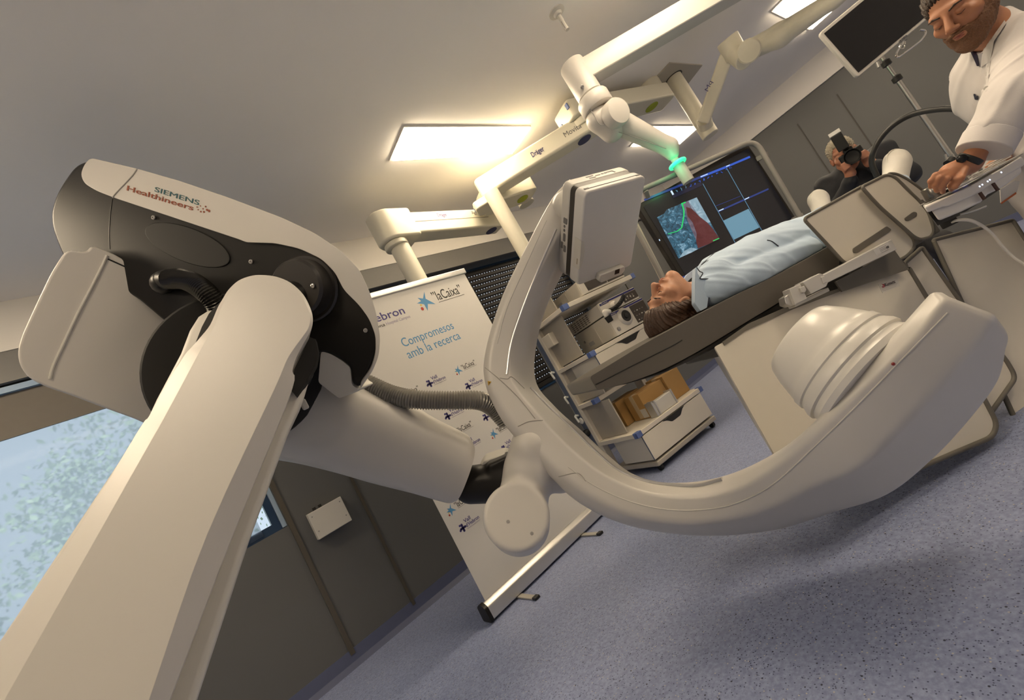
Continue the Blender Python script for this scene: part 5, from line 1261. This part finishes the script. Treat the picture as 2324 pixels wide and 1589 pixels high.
# ================================================================ PEOPLE
def skin(name, c): return mat(name, c, .48, noise=.10, nscale=45, bump=.06, bscale=160, sss=.12)
def frame(fwd, up):
    y = nrm(fwd); x = nrm(np.cross(y, up)); return np.stack([x, y, np.cross(x, y)], 1)
def head_parts(Mh, c, sc=1.0, beard=False, hairkind='short'):
    h = S()
    h.ell((0, -.020, .038), (.074, .094, .088), .02)
    h.ell((0, .022, -.035), (.060, .066, .080), .03)
    h.cone((-.050, -.005, -.055), (-.022, .062, -.098), .020, .018, .025); h.cone((.050, -.005, -.055), (.022, .062, -.098), .020, .018, .025)
    h.ell((0, .074, -.104), (.022, .018, .018), .02)
    h.cone((-.036, .070, .028), (.036, .070, .028), .014, .014, .015)
    h.ell((-.034, .090, .006), (.017, .015, .012), .010, op='s'); h.ell((.034, .090, .006), (.017, .015, .012), .010, op='s')
    h.ell((-.032, .072, .004), (.015, .0135, .0125), .004); h.ell((.032, .072, .004), (.015, .0135, .0125), .004)
    h.ell((-.042, .056, -.022), (.024, .022, .020), .02); h.ell((.042, .056, -.022), (.024, .022, .020), .02)
    h.cone((0, .082, .018), (0, .110, -.026), .0085, .0125, .009)
    h.ell((-.012, .100, -.032), (.0085, .010, .007), .006); h.ell((.012, .100, -.032), (.0085, .010, .007), .006)
    h.ell((-.006, .108, -.040), (.003, .005, .004), .002, op='s'); h.ell((.006, .108, -.040), (.003, .005, .004), .002, op='s')
    h.ell((0, .082, -.062), (.026, .014, .014), .01)
    h.ell((0, .094, -.0585), (.020, .007, .0045), .004); h.ell((0, .092, -.070), (.018, .0075, .0055), .004)
    h.cone((-.022, .100, -.0643), (.022, .100, -.0643), .0012, .0012, .003, op='s')
    for s in (-1, 1):
        h.ell((s*.077, -.008, -.004), (.009, .020, .030), .006, ax=((1, s*.25, 0), (-s*.25, 1, 0), (0, 0, 1)))
        h.ell((s*.083, -.004, -.002), (.005, .010, .017), .004, op='s')
    out = {'head': h.xf(Mh, c, sc)}
    hr = S()
    if hairkind == 'short':
        hr.ell((0, -.026, .048), (.083, .100, .092), .02); hr.ell((0, -.07, -.01), (.072, .045, .075), .03)
        hr.ell((0, .085, -.010), (.078, .062, .082), .018, op='s'); hr.ell((0, .03, -.095), (.11, .09, .07), .02, op='s')
        for s in (-1, 1): hr.ell((s*.078, .0, -.005), (.03, .026, .034), .01, op='s')
    elif hairkind == 'long':
        hr.ell((0, -.036, .062), (.092, .114, .104), .02); hr.ell((0, -.100, .04), (.098, .064, .125), .03); hr.ell((0, -.105, .135), (.080, .055, .055), .03)
        for s in (-1, 1): hr.cone((s*.070, .018, .055), (s*.080, -.03, -.015), .022, .020, .02)
        hr.ell((0, .095, -.012), (.080, .064, .088), .016, op='s'); hr.ell((0, .05, -.11), (.12, .08, .07), .02, op='s')
    else:
        hr.ell((0, -.045, .03), (.086, .082, .085), .02)
        hr.ell((0, .05, .07), (.07, .09, .07), .02, op='s')
        hr.ell((0, .085, -.010), (.085, .07, .10), .018, op='s'); hr.ell((0, .03, -.095), (.11, .09, .07), .02, op='s')
    out['hair'] = hr.xf(Mh, c, sc)
    for s in (-1, 1):
        br = S(); br.cone((s*.015, .0865, .025), (s*.033, .0862, .031), .0028, .0030, .003); br.cone((s*.033, .0862, .031), (s*.051, .0755, .027), .0030, .0020, .003)
        out['brow%d' % s] = br.xf(Mh, c, sc)
    for s in (-1, 1):
        ey = S(); ey.cone((s*.022, .0838, -.002), (s*.032, .0868, -.005), .0013, .0015, .002); ey.cone((s*.032, .0868, -.005), (s*.043, .0815, -.002), .0015, .0012, .002)
        out['lid%d' % s] = ey.xf(Mh, c, sc)
    lp = S(); lp.ell((0, .0965, -.0600), (.017, .0060, .0032), .003); lp.ell((0, .0950, -.0682), (.014, .0060, .0036), .003)
    out['lips'] = lp.xf(Mh, c, sc)
    if beard:
        b = S()
        b.ell((0, .026, -.050), (.064, .070, .077), .02); b.cone((-.054, -.006, -.050), (-.022, .066, -.104), .022, .021, .025); b.cone((.054, -.006, -.050), (.022, .066, -.104), .022, .021, .025); b.ell((0, .080, -.112), (.026, .020, .024), .02)
        for s in (-1, 1): b.cone((s*.068, .006, .012), (s*.060, .010, -.05), .010, .015, .01)
        b.cone((-.026, .090, -.054), (0, .100, -.0475), .0065, .0055, .006); b.cone((.026, .090, -.054), (0, .100, -.0475), .0065, .0055, .006)
        b.cone((-.028, .088, -.054), (-.030, .076, -.085), .007, .01, .006); b.cone((.028, .088, -.054), (.030, .076, -.085), .007, .01, .006)
        b.ell((0, .085, -.012), (.050, .075, .034), .010, op='s'); b.ell((0, .11, -.0640), (.016, .03, .0055), .003, op='s')
        for s in (-1, 1): b.ell((s*.040, .070, -.022), (.024, .035, .030), .012, op='s')
        b.ell((0, -.05, -.16), (.1, .09, .075), .02, op='s')
        out['beard'] = b.xf(Mh, c, sc)
    return out
def joinS(*ss):
    q = S()
    for s in ss: q.p += s.p
    # unions first, cuts after
    return q
def finger(s, pts, r0, r1, k=.004):
    n = len(pts)-1
    for i in range(n): s.cone(pts[i], pts[i+1], r0+(r1-r0)*i/n, r0+(r1-r0)*(i+1)/n, k)
# ---------------------------------------------------------------- the patient
pa = thing('person', 'patient in pale blue pyjamas lying on the table, eyes closed, head towards the trolley', 'person', tp_(1700, 660, .28))
hc_ = tp_(1526, 695, .25)
phi = math.radians(27)
fw_ = Z3*math.cos(phi)-TA*math.sin(phi); up_ = -TA*math.cos(phi)-Z3*math.sin(phi)
fw_ = nrm(fw_-TN*.10)
HM = frame(fw_, up_); HS = 1.13
hp_ = head_parts(HM, hc_, HS, hairkind='long')
body = S()
nb = tp_(1606, 655, .27)
def bp_(x, y, t): return tp_(x, y, t)
body.cone(hc_+HM@A3(0, -.02, -.05), nb, .058, .062, .03)
body.ell(bp_(1672, 616, .27), (.19, .155, .085), .04, ax=(TA, TN, Z3)); body.ell(bp_(1765, 572, .27), (.19, .145, .075), .04, ax=(TA, TN, Z3)); body.ell(bp_(1850, 535, .27), (.16, .15, .075), .04, ax=(TA, TN, Z3))
body.cone(bp_(1614, 655, .12), bp_(1712, 622, .085), .045, .036, .03); body.cone(bp_(1712, 622, .085), bp_(1828, 566, .13), .036, .026, .02)
body.cone(bp_(1622, 640, .44), bp_(1725, 612, .49), .045, .036, .03); body.cone(bp_(1725, 612, .49), bp_(1820, 550, .42), .036, .026, .02)
hnd = bp_(1850, 560, .16); body.ell(hnd, (.05, .035, .018), .02, ax=(TA, TN, Z3))
for k in range(4): finger(body, [hnd+TA*.035+TN*(.022*k-.033), hnd+TA*.07+TN*(.024*k-.036)-Z3*.002, hnd+TA*.095+TN*(.024*k-.036)-Z3*.012], .0095, .0075)
finger(body, [hnd+TN*.03, hnd+TN*.055+TA*.025, hnd+TN*.058+TA*.05], .011, .009)
hl = bp_(1862, 540, .15); kl = tp_(1945, 500, .24); al = tp_(2030, 425, .30)
hr_ = bp_(1862, 525, .37); kr = tp_(1900, 505, .62); ar = tp_(1868, 492, .86)
for a, b, r1, r2 in ((hl, kl, .075, .055), (kl, al, .052, .036), (hr_, kr, .075, .055), (kr, ar, .052, .036)): body.cone(a, b, r1, r2, .03)
fl1 = tp_(2034, 375, .30); fr1 = tp_(1858, 455, .90)
body.cone(al, fl1, .036, .030, .02); body.cone(ar, fr1, .036, .030, .02)
full = S(); full.p = body.p+hp_['head'].p
SKP = skin('skin_patient', (.46, .225, .130))
_ms = np.array([sz(x, y, .03) for x, y in top]); _o = np.argsort(_ms[:, 0]); _ms = _ms[_o]
def on_top(X): return np.interp(X@TA, _ms[:, 0], _ms[:, 1])+.001-X[:, 2]
bo_ = solid('body', full, SKP, pa, .0034, clip=on_top)
HAIRB = mat('hair_brown', (.055, .023, .009), .45, noise=.6, nscale=120, bump=.3, bscale=140)
def strands(Mh, c, sc, amp=.0018, f=330):
    def fn(X):
        q = (X-c)@Mh/sc; a = np.arctan2(q[:, 0], q[:, 2]+.02)
        return amp*np.sin(a*47+np.sin(q[:, 1]*45)*2.2+q[:, 0]*40)+amp*.8*np.sin(a*97+q[:, 1]*120+np.sin(q[:, 2]*70)*1.5)+amp*.5*np.sin(q[:, 1]*150+q[:, 2]*90)
    return fn
solid('hair', hp_['hair'], HAIRB, pa, .0032, disp=strands(HM, hc_, HS), clip=on_top)
LASH = mat('lash_brown', (.10, .035, .018), .6)
for s in (-1, 1): solid('eyebrow', hp_['brow%d' % s], HAIRB, pa, .0018); solid('eyelashes', hp_['lid%d' % s], LASH, pa, .0012)
solid('lips', hp_['lips'], mat('lip_patient', (.40, .15, .10), .45, sss=.1), pa, .0018)
CLO = mat('pyjama_blue', (.43, .55, .70), .75, noise=.03, nscale=25, bump=.12, bscale=500, sheen=.2)
sh_ = S()
sh_.ell(bp_(1668, 612, .27), (.19, .185, .112), .05, ax=(TA, TN, Z3)); sh_.ell(bp_(1735, 580, .27), (.17, .175, .112), .05, ax=(TA, TN, Z3)); sh_.ell(bp_(1795, 552, .27), (.17, .17, .098), .05, ax=(TA, TN, Z3))
sh_.cone(bp_(1628, 632, .15), bp_(1628, 622, .40), .085, .085, .05)
sh_.cone(bp_(1616, 660, .125), bp_(1712, 623, .085), .068, .060, .022); sh_.cone(bp_(1712, 623, .085), bp_(1832, 567, .12), .060, .054, .016)
sh_.cone(bp_(1622, 640, .43), bp_(1725, 612, .49), .07, .062, .04); sh_.cone(bp_(1725, 612, .49), bp_(1825, 552, .42), .06, .05, .03)
sh_.cone(hc_+HM@A3(0, -.0, -.06)+Z3*.0, bp_(1585, 640, .26)+Z3*.08, .078, .085, .02, op='s')
wr1 = wrinkle(.0022, 30, 4); wr2 = wrinkle(.0010, 80, 8)
def cl_disp(X):
    s = X@TA; z = X[:, 2]; t = X@TN
    f = np.sin((s*.55+z*1.1-t*.3)*70+2.0*np.sin(s*11+t*7)); g_ = np.sin((s*1.0+t*.5+z*.6)*46+2*np.sin(t*15+s*5))
    return wr1(X)+wr2(X)-np.maximum(f, 0)**3*.0032-np.maximum(g_, 0)**5*.003
shirt = solid('pyjama_top', sh_, CLO, pa, .0055, disp=cl_disp, clip=on_top)
tr_ = S()
tr_.ell(bp_(1848, 531, .27), (.18, .175, .098), .05, ax=(TA, TN, Z3))
for a, b, r1, r2 in ((hl, kl, .098, .08), (kl, al, .078, .065), (hr_, kr, .098, .08), (kr, ar, .078, .065)): tr_.cone(a, b, r1, r2, .04)
solid('pyjama_trousers', tr_, CLO, pa, .007, disp=cl_disp, clip=on_top)
PIPE = mat('piping_navy', (.015, .018, .04), .6)
col_ = [(1579, 606), (1582, 618), (1590, 632), (1609, 634), (1611, 655), (1605, 698), (1590, 706), (1577, 688), (1577, 640)]
obj('collar', G().prism(rpoly([tp_(x, y, .085+.0*i) for i, (x, y) in enumerate(col_)], .006), TN*.03), CLO, pa, bevel=.004)
obj('collar_piping', G().tube([tp_(x, y, .083) for x, y in ((1581, 607), (1588, 616), (1595, 620), (1589, 631), (1592, 633), (1606, 633), (1611, 637), (1611, 660), (1606, 696))], .0022, 6, 4), PIPE, pa)
obj('collar_far', G().prism(rpoly([tp_(x, y, .32) for x, y in ((1546, 642), (1560, 622), (1590, 600), (1592, 608), (1566, 634), (1552, 648))], .006), TN*.02), CLO, pa, bevel=.003)
def on_shirt(x, y, t0=.0, t1=.30):
    """first point of the shirt's skin seen through this pixel"""
    a = tp_(x, y, t0); b = tp_(x, y, t1); X = a+(b-a)*np.linspace(0, 1, 120)[:, None]; v = sh_.ev(X)+cl_disp(X)
    k = int(np.argmax(v < 0)); t = v[k-1]/(v[k-1]-v[k]) if k > 0 else 0; best = X[k-1]*(1-t)+X[k]*t if k > 0 else X[int(np.argmin(v))]
    return best-nrm(best-CAM)*.002
for ln, w_ in (((((1592, 601), (1602, 592), (1612, 582), (1623, 573))), .002), ((((1741, 545), (1750, 547), (1758, 552), (1767, 559))), .0022)):
    obj('seam_piping', G().tube([on_shirt(x, y) for x, y in ln], w_, 6, 4), PIPE, pa)
# padded boots
BOOT = mat('boot_white_cloth', (.72, .69, .63), .7, noise=.02, bump=.1, bscale=300)
for nm, base, tip_, tdir, w_, lab in (('l', al, tp_(2034, 366, .30), TA, .07, 'near'), ('r', ar, tp_(1857, 452, .90), TA, .07, 'far')):
    s_ = S(); c2 = tip_
    s_.cone(base, c2-Z3*.01, .052, .056, .03); s_.ell(c2, (.060, .04, .055), .03, ax=(TA, TN, Z3))
    o_ = solid('boot', s_, BOOT, pa, .006, disp=wrinkle(.003, 45, 3))
    q0, q1 = base, c2; 
    ring = [c2+TA*.062*math.sin(a)+Z3*.058*math.cos(a)-TN*.012 for a in np.linspace(-1.9, 1.9, 15)]
    obj('boot_piping', G().tube(ring, .0035, 6, smooth=False), mat('piping_cream', (.75, .72, .64), .6), o_)
# ---------------------------------------------------------------- the doctor
do = thing('person', 'bearded person in a white coat, leaning over the console with one hand on it', 'person', A3(2.86, -.2, 0))
dh = P(2180, 16, 1.63)
dfw = nrm(A3(-1.20, .62, -.40)); dup = nrm(A3(-.22, .10, 1.0)+RT*.42)
DM = frame(dfw, dup); DS = 1.08
dpz = head_parts(DM, dh, DS, beard=True, hairkind='short')
print('doctor head', dh)
fwd_ = nrm(A3(-.90, .44, 0)); sd = nrm(np.cross(fwd_, Z3))      # sd: his right side, away from the viewer
nk = P(2236, 66, 1.70)
ch = P(2300, 175, 1.76)
pel = P(2385, 330, 1.80)
sl = P(2332, 98, 1.60); sr = P(2278, 112, 1.92)
el = P(2300, 228, 1.47); wl = P(2210, 354, 1.52)
db = S()
db.cone(dh+DM@A3(0, -.03, -.06), nk, .058, .062, .03)
db.ell(ch, (.15, .10, .16), .05, ax=(sd, fwd_, Z3)); db.cone(ch-Z3*.06, pel, .11, .12, .06)
db.cone(nk, sl, .05, .06, .04); db.cone(nk, sr, .05, .06, .04)
db.cone(sl, el, .05, .04, .03); db.cone(el, wl, .04, .027, .02)
er = P(2296, 235, 1.92); wr_ = P(2275, 350, 1.80)
db.cone(sr, er, .05, .04, .03); db.cone(er, wr_, .04, .027, .02); db.ell(wr_+A3(-.04, .02, -.02), (.045, .04, .025), .02)
for s in (-1, 1):
    hp2 = pel+sd*s*.09; kn2 = A3(pel[0]+.02, pel[1], .50)+sd*s*.11; an2 = A3(pel[0]+.10, pel[1]-.02, .09)+sd*s*.12
    db.cone(hp2, kn2, .085, .06, .04); db.cone(kn2, an2, .055, .04, .03); db.cone(an2-Z3*.04, an2-Z3*.05+fwd_*.15, .04, .035, .03)
dtr = S()
for s in (-1, 1):
    hp2 = pel+sd*s*.09; kn2 = A3(pel[0]+.02, pel[1], .50)+sd*s*.11; an2 = A3(pel[0]+.10, pel[1]-.02, .09)+sd*s*.12
    dtr.cone(hp2, kn2, .10, .080, .03); dtr.cone(kn2, an2, .078, .062, .03)
    sh2 = S(); sh2.cone(an2-Z3*.045-fwd_*.03, an2-Z3*.052+fwd_*.17, .048, .040, .03); sh2.cone(an2-Z3*.02, an2-Z3*.045+fwd_*.04, .052, .048, .03)
    solid('shoe', sh2, mat('shoe_black', (.012, .011, .011), .35), do, .005, clip=lambda X: .002-X[:, 2])
solid('trousers', dtr, mat('trousers_navy', (.018, .02, .03), .8), do, .008)
# hand on the console: back of the hand, four bent fingers, thumb
def HP_(x, y, d): return P(x, y, d)
palm0, palm1 = HP_(2200, 372, 1.53), HP_(2158, 392, 1.53)
db.cone(wl, palm0, .027, .030, .02); db.cone(palm0, palm1, .032, .034, .02); db.cone(HP_(2190, 382, 1.56), HP_(2152, 402, 1.57), .024, .024, .02)
for (x0, y0, d0), (x1, y1, d1_), (x2, y2, d2_), (x3, y3, d3_) in (
    ((2152, 388, 1.52), (2124, 398, 1.51), (2113, 411, 1.52), (2113, 424, 1.535)),
    ((2155, 392, 1.515), (2133, 404, 1.50), (2124, 419, 1.515), (2126, 433, 1.53)),
    ((2160, 396, 1.51), (2147, 408, 1.495), (2138, 423, 1.51), (2140, 436, 1.53)),
    ((2172, 398, 1.51), (2166, 410, 1.50), (2158, 421, 1.51), (2160, 430, 1.53))):
    finger(db, [HP_(x0, y0, d0), HP_(x1, y1, d1_), HP_(x2, y2, d2_), HP_(x3, y3, d3_)], .0115, .0078, .005)
finger(db, [HP_(2190, 385, 1.50), HP_(2180, 405, 1.49), HP_(2168, 424, 1.50)], .012, .009, .006)
SKD = skin('skin_doctor', (.40, .175, .092))
fulld = S(); fulld.p = db.p+dpz['head'].p
solid('body', fulld, SKD, do, .0034)
HAIRD = mat('hair_dark_brown', (.030, .014, .007), .5, noise=.6, nscale=130, bump=.3, bscale=160)
solid('hair', dpz['hair'], HAIRD, do, .003, disp=strands(DM, dh, DS, .0022))
BRD = mat('beard_brown', (.15, .065, .027), .6, noise=.6, nscale=260, bump=.5, bscale=420)
solid('beard', dpz['beard'], BRD, do, .0022, disp=wrinkle(.0012, 420, 2))
for s in (-1, 1): solid('eyebrow', dpz['brow%d' % s], HAIRD, do, .0018); solid('eyelashes', dpz['lid%d' % s], LASH, do, .0012)
solid('lips', dpz['lips'], mat('lip_doctor', (.26, .075, .055), .45), do, .0018)
COAT = mat('coat_white', (.58, .55, .54), .7, noise=.015, bump=.08, bscale=500)
dcx = S()
dcx.ell(ch+Z3*.01, (.19, .135, .20), .06, ax=(sd, fwd_, Z3)); dcx.cone(ch-Z3*.08, pel, .145, .165, .06)
dcx.cone(nk-Z3*.03-fwd_*.03, sl, .065, .085, .05); dcx.cone(nk-Z3*.03-fwd_*.03, sr, .065, .08, .05)
dcx.cone(sl, el, .085, .076, .04); dcx.cone(el, P(2256, 296, 1.485), .076, .070, .03)
dcx.cone(sr, er, .08, .07, .04); dcx.cone(er, wr_+Z3*.03+(er-wr_)*.15, .068, .05, .03)
dcx.cone(pel, A3(pel[0]+.05, pel[1]-.03, .46), .19, .20, .05)
dcx.cone(nk+Z3*.12+fwd_*.05, nk-Z3*.02+fwd_*.02, .085, .058, .012, op='s')
dw1 = wrinkle(.0030, 26, 11); dw2 = wrinkle(.0012, 75, 12)
def coat_d(X):
    f = np.sin((X@A3(.5, .6, 1.1))*55+2.2*np.sin(X[:, 2]*13+X[:, 0]*9))
    return dw1(X)+dw2(X)-np.maximum(f, 0)**4*.0045
solid('coat', dcx, COAT, do, .005, disp=coat_d)
def dir_px(x, y, d): return P(x, y, d)
cf = obj('turned_cuff', G().tube([P(2252, 304, 1.49), P(2231, 344, 1.50)], [.075, .074], 24, smooth=False), COAT, do, bevel=.004)
wa = obj('wristwatch', G().tube([P(2206, 356, 1.515), P(2195, 369, 1.525)], [.0375, .0365], 20, smooth=False), BLACK, do, bevel=.003)
obj('watch_case', G().lathe(P(2183, 360, 1.50), nrm(CAM-P(2183, 360, 1.50)), [(.014, -.012), (.014, .004), (.011, .006)], 20), mat('watch_case_dark', (.02, .02, .022), .2, metal=.5), wa)
# collar, tie, button, badge
def strip(name, px, d, m, th=.008, par=do, bv=.002): return obj(name, G().prism([P(x, y, q) for (x, y), q in zip(px, d if hasattr(d, '__len__') else [d]*len(px))], FW*th), m, par, bevel=bv)
TIE = mat('tie_purple_navy', (.022, .014, .035), .5, noise=.2)
def surf(Sd, dfn, x, y, d0, d1):
    ds = np.linspace(d0, d1, 160); X = CAM+np.outer(ds, ray(x, y)); v = Sd.ev(X)+(dfn(X) if dfn else 0)
    k = int(np.argmax(v < 0))
    if v[k] >= 0: k = int(np.argmin(v)); return X[k]
    if k == 0: return X[0]
    t = v[k-1]/(v[k-1]-v[k]); return X[k-1]*(1-t)+X[k]*t
def patch(name, Sd, dfn, px, d0, d1, m, par, lift=.004, th=.003, n=7, bev=0):
    """cloth piece lying on the body: a four-sided grid laid on the surface below"""
    a, b, c, d = [A3(x, y, 0) for x, y in px]; v = nrm(ray(*np.mean(px, 0)))
    top = [[surf(Sd, dfn, *(((a*(1-i/n)+b*i/n)*(1-j/n)+(d*(1-i/n)+c*i/n)*j/n)[:2]), d0, d1)-v*lift for i in range(n+1)] for j in range(n+1)]
    g = G(); N = n+1; vs = [q for r in top for q in r]; vs += [q+v*(th+lift) for q in vs]; fs = []
    for j in range(n):
        for i in range(n): k = j*N+i; fs += [(k, k+1, k+N+1, k+N), (k+N*N+N, k+N*N+N+1, k+N*N+1, k+N*N)]
    for i in range(n): fs += [(i+1, i, i+N*N, i+1+N*N), (n*N+i, n*N+i+1, n*N+i+1+N*N, n*N+i+N*N), (i*N, (i+1)*N, (i+1)*N+N*N, i*N+N*N), ((i+1)*N+n, i*N+n, i*N+n+N*N, (i+1)*N+n+N*N)]
    return obj(name, g.add(vs, fs), m, par, smooth=50)
def seam(name, Sd, dfn, px, d0, d1, r, m, par, lift=.001):
    return obj(name, G().tube([surf(Sd, dfn, x, y, d0, d1)-nrm(ray(x, y))*lift for x, y in px], r, 6, 4), m, par)
STC = mat('coat_stitch', (.55, .52, .51), .8)
SHW = mat('shirt_striped_grey', (.36, .34, .36), .7, noise=.05)
patch('shirt_front', dcx, coat_d, [(2196, 104), (2229, 98), (2233, 150), (2222, 152)], 1.3, 2.1, SHW, do, .003)
patch('tie', dcx, coat_d, [(2196, 103), (2214, 108), (2222, 150), (2217, 150)], 1.3, 2.1, TIE, do, .007)
patch('lapel', dcx, coat_d, [(2232, 88), (2262, 60), (2247, 140), (2226, 152)], 1.3, 2.1, COAT, do, .012, .004)
patch('coat_collar', dcx, coat_d, [(2244, 62), (2268, 30), (2284, 52), (2254, 96)], 1.3, 2.2, COAT, do, .014, .004)
patch('front_placket', dcx, coat_d, [(2226, 152), (2247, 142), (2240, 205), (2226, 214)], 1.3, 2.1, COAT, do, .006, .003)
bt_ = surf(dcx, coat_d, 2238, 200, 1.3, 2.1); bv_ = nrm(ray(2238, 200)); obj('coat_button', G().lathe(bt_-bv_*.006, -bv_, [(.0065, -.006), (.0065, .003), (.004, .004)], 16), WHITE2, do)
patch('chest_mark', dcx, coat_d, [(2209, 214), (2213, 213), (2217, 227), (2212, 226)], 1.3, 2.1, PIPE, do, .004, n=2)
patch('chest_mark', dcx, coat_d, [(2216, 218), (2219, 217), (2219, 226), (2215, 227)], 1.3, 2.1, PIPE, do, .004, n=2)
# ---------------------------------------------------------------- the photographer
ph = thing('person', 'grey-haired photographer in dark clothes crouching by the far wall, camera raised to the eye', 'person', A3(4.35, .68, 0))
pc = P(1915, 352, 3.35)
pf = nrm((CAM-pc)*[1, 1, .6]); PM_ = frame(pf, Z3)
pp = head_parts(PM_, pc, 1.08, hairkind='short')
ps = PM_[:, 0]; pfw = nrm(pf*[1, 1, 0])
pb_ = S(); pn = pc+PM_@A3(0, -.05, -.15); pch = P(1954, 412, 3.42); pp0 = A3(pch[0], pch[1], .52)-pfw*.18
pb_.cone(pc+PM_@A3(0, -.03, -.06), pn, .055, .06, .03); pb_.ell(pch, (.17, .11, .17), .05, ax=(ps, pfw, Z3)); pb_.cone(pch-Z3*.1, pp0, .13, .15, .05)
camc = pc+pf*.13+ps*.0-Z3*.02+RT*.055
for s in (-1, 1):
    shp = pch+ps*s*.19+Z3*.10; elp = pch+ps*s*.24-Z3*.13+pfw*.12; wp = camc-Z3*.10+ps*s*.06
    pb_.cone(shp, elp, .05, .04, .03); pb_.cone(elp, wp, .038, .027, .02); pb_.cone(wp, wp+Z3*.05, .032, .034, .02)
    for k in range(4): finger(pb_, [wp+Z3*(.03+.012*k)+ps*s*.02+pf*.02, wp+Z3*(.045+.014*k)+ps*s*.012+pf*.05, wp+Z3*(.05+.014*k)-ps*s*.02+pf*.055], .011, .009, .005)
    finger(pb_, [wp+Z3*.03, wp+Z3*.06-ps*s*.02, wp+Z3*.075-ps*s*.03], .012, .01)
    knp = A3(pp0[0], pp0[1], .50)+pfw*.36+ps*s*.17; anp = A3(pp0[0], pp0[1], .08)+pfw*.12+ps*s*.16
    pb_.cone(pp0+ps*s*.09, knp, .085, .06, .04); pb_.cone(knp, anp, .058, .04, .03); pb_.cone(anp-Z3*.035, anp-Z3*.045+pfw*.15, .04, .035, .02)
fullp = S(); fullp.p = pb_.p+pp['head'].p
solid('body', fullp, skin('skin_photographer', (.43, .195, .12)), ph, .005)
solid('hair', pp['hair'], mat('hair_grey', (.36, .32, .24), .6, noise=.3, nscale=120, bump=.3, bscale=200), ph, .005, disp=strands(PM_, pc, 1.08, .003))
jk = S(); jk.ell(pch, (.215, .155, .21), .05, ax=(ps, pfw, Z3)); jk.cone(pch-Z3*.1, pp0, .17, .18, .05)
for s in (-1, 1):
    shp = pch+ps*s*.19+Z3*.10; elp = pch+ps*s*.24-Z3*.13+pfw*.12; wp = camc-Z3*.10+ps*s*.06
    jk.cone(shp, elp, .08, .068, .04); jk.cone(elp, wp-Z3*.02+(elp-wp)*.12, .062, .048, .03); jk.cone(pn-Z3*.05, shp, .07, .085, .04)
jk.cone(pn+Z3*.08, pn-Z3*.02, .062, .062, .015, op='s')
solid('jacket', jk, mat('jacket_navy_black', (.009, .011, .017), .7, noise=.1, bump=.1, bscale=300), ph, .008, disp=wrinkle(.004, 40, 6))
tq = S()
for s in (-1, 1):
    knp = A3(pp0[0], pp0[1], .50)+pfw*.36+ps*s*.17; anp = A3(pp0[0], pp0[1], .08)+pfw*.12+ps*s*.16
    tq.cone(pp0+ps*s*.09, knp, .10, .078, .04); tq.cone(knp, anp+Z3*.03, .076, .06, .03)
solid('trousers', tq, mat('trousers_dark', (.02, .02, .024), .8), ph, .01)
# the photo camera he holds
cm = thing('photo_camera', 'black photo camera with a flash unit and wide lens hood, held by the crouching photographer', 'camera', camc-Z3*.05)
CBK = mat('camera_black', (.008, .008, .008), .4)
obj('camera_body', G().box(camc, (.145, .05, .10), (ps, pf, PM_[:, 2])), CBK, cm, bevel=.01)
l0 = camc+pf*.025
obj('lens', G().lathe(l0, pf, [(.036, 0), (.038, .06), (.047, .065), (.053, .13), (.050, .13), (.040, .09), (.02, .088)], 28), CBK, cm)
fl0 = P(1913, 334, 3.21); fl1 = P(1896, 306, 3.21)
obj('prism_hump', G().box(camc+PM_[:, 2]*.06, (.06, .05, .035), (ps, pf, PM_[:, 2])), CBK, cm, bevel=.008)
obj('flash_foot', G().cyl(camc+PM_[:, 2]*.07, fl0, .018, 14), CBK, cm)
fd = nrm(fl1-fl0)
obj('flash_head', G().bar(fl0-fd*.02, fl1+fd*.0, .07, .05, up=pf), CBK, cm, bevel=.006)
obj('flash_window', G().bar(fl1, fl1+fd*.028, .072, .052, up=pf), mat('flash_white', (.75, .74, .70), .35), cm, bevel=.003)
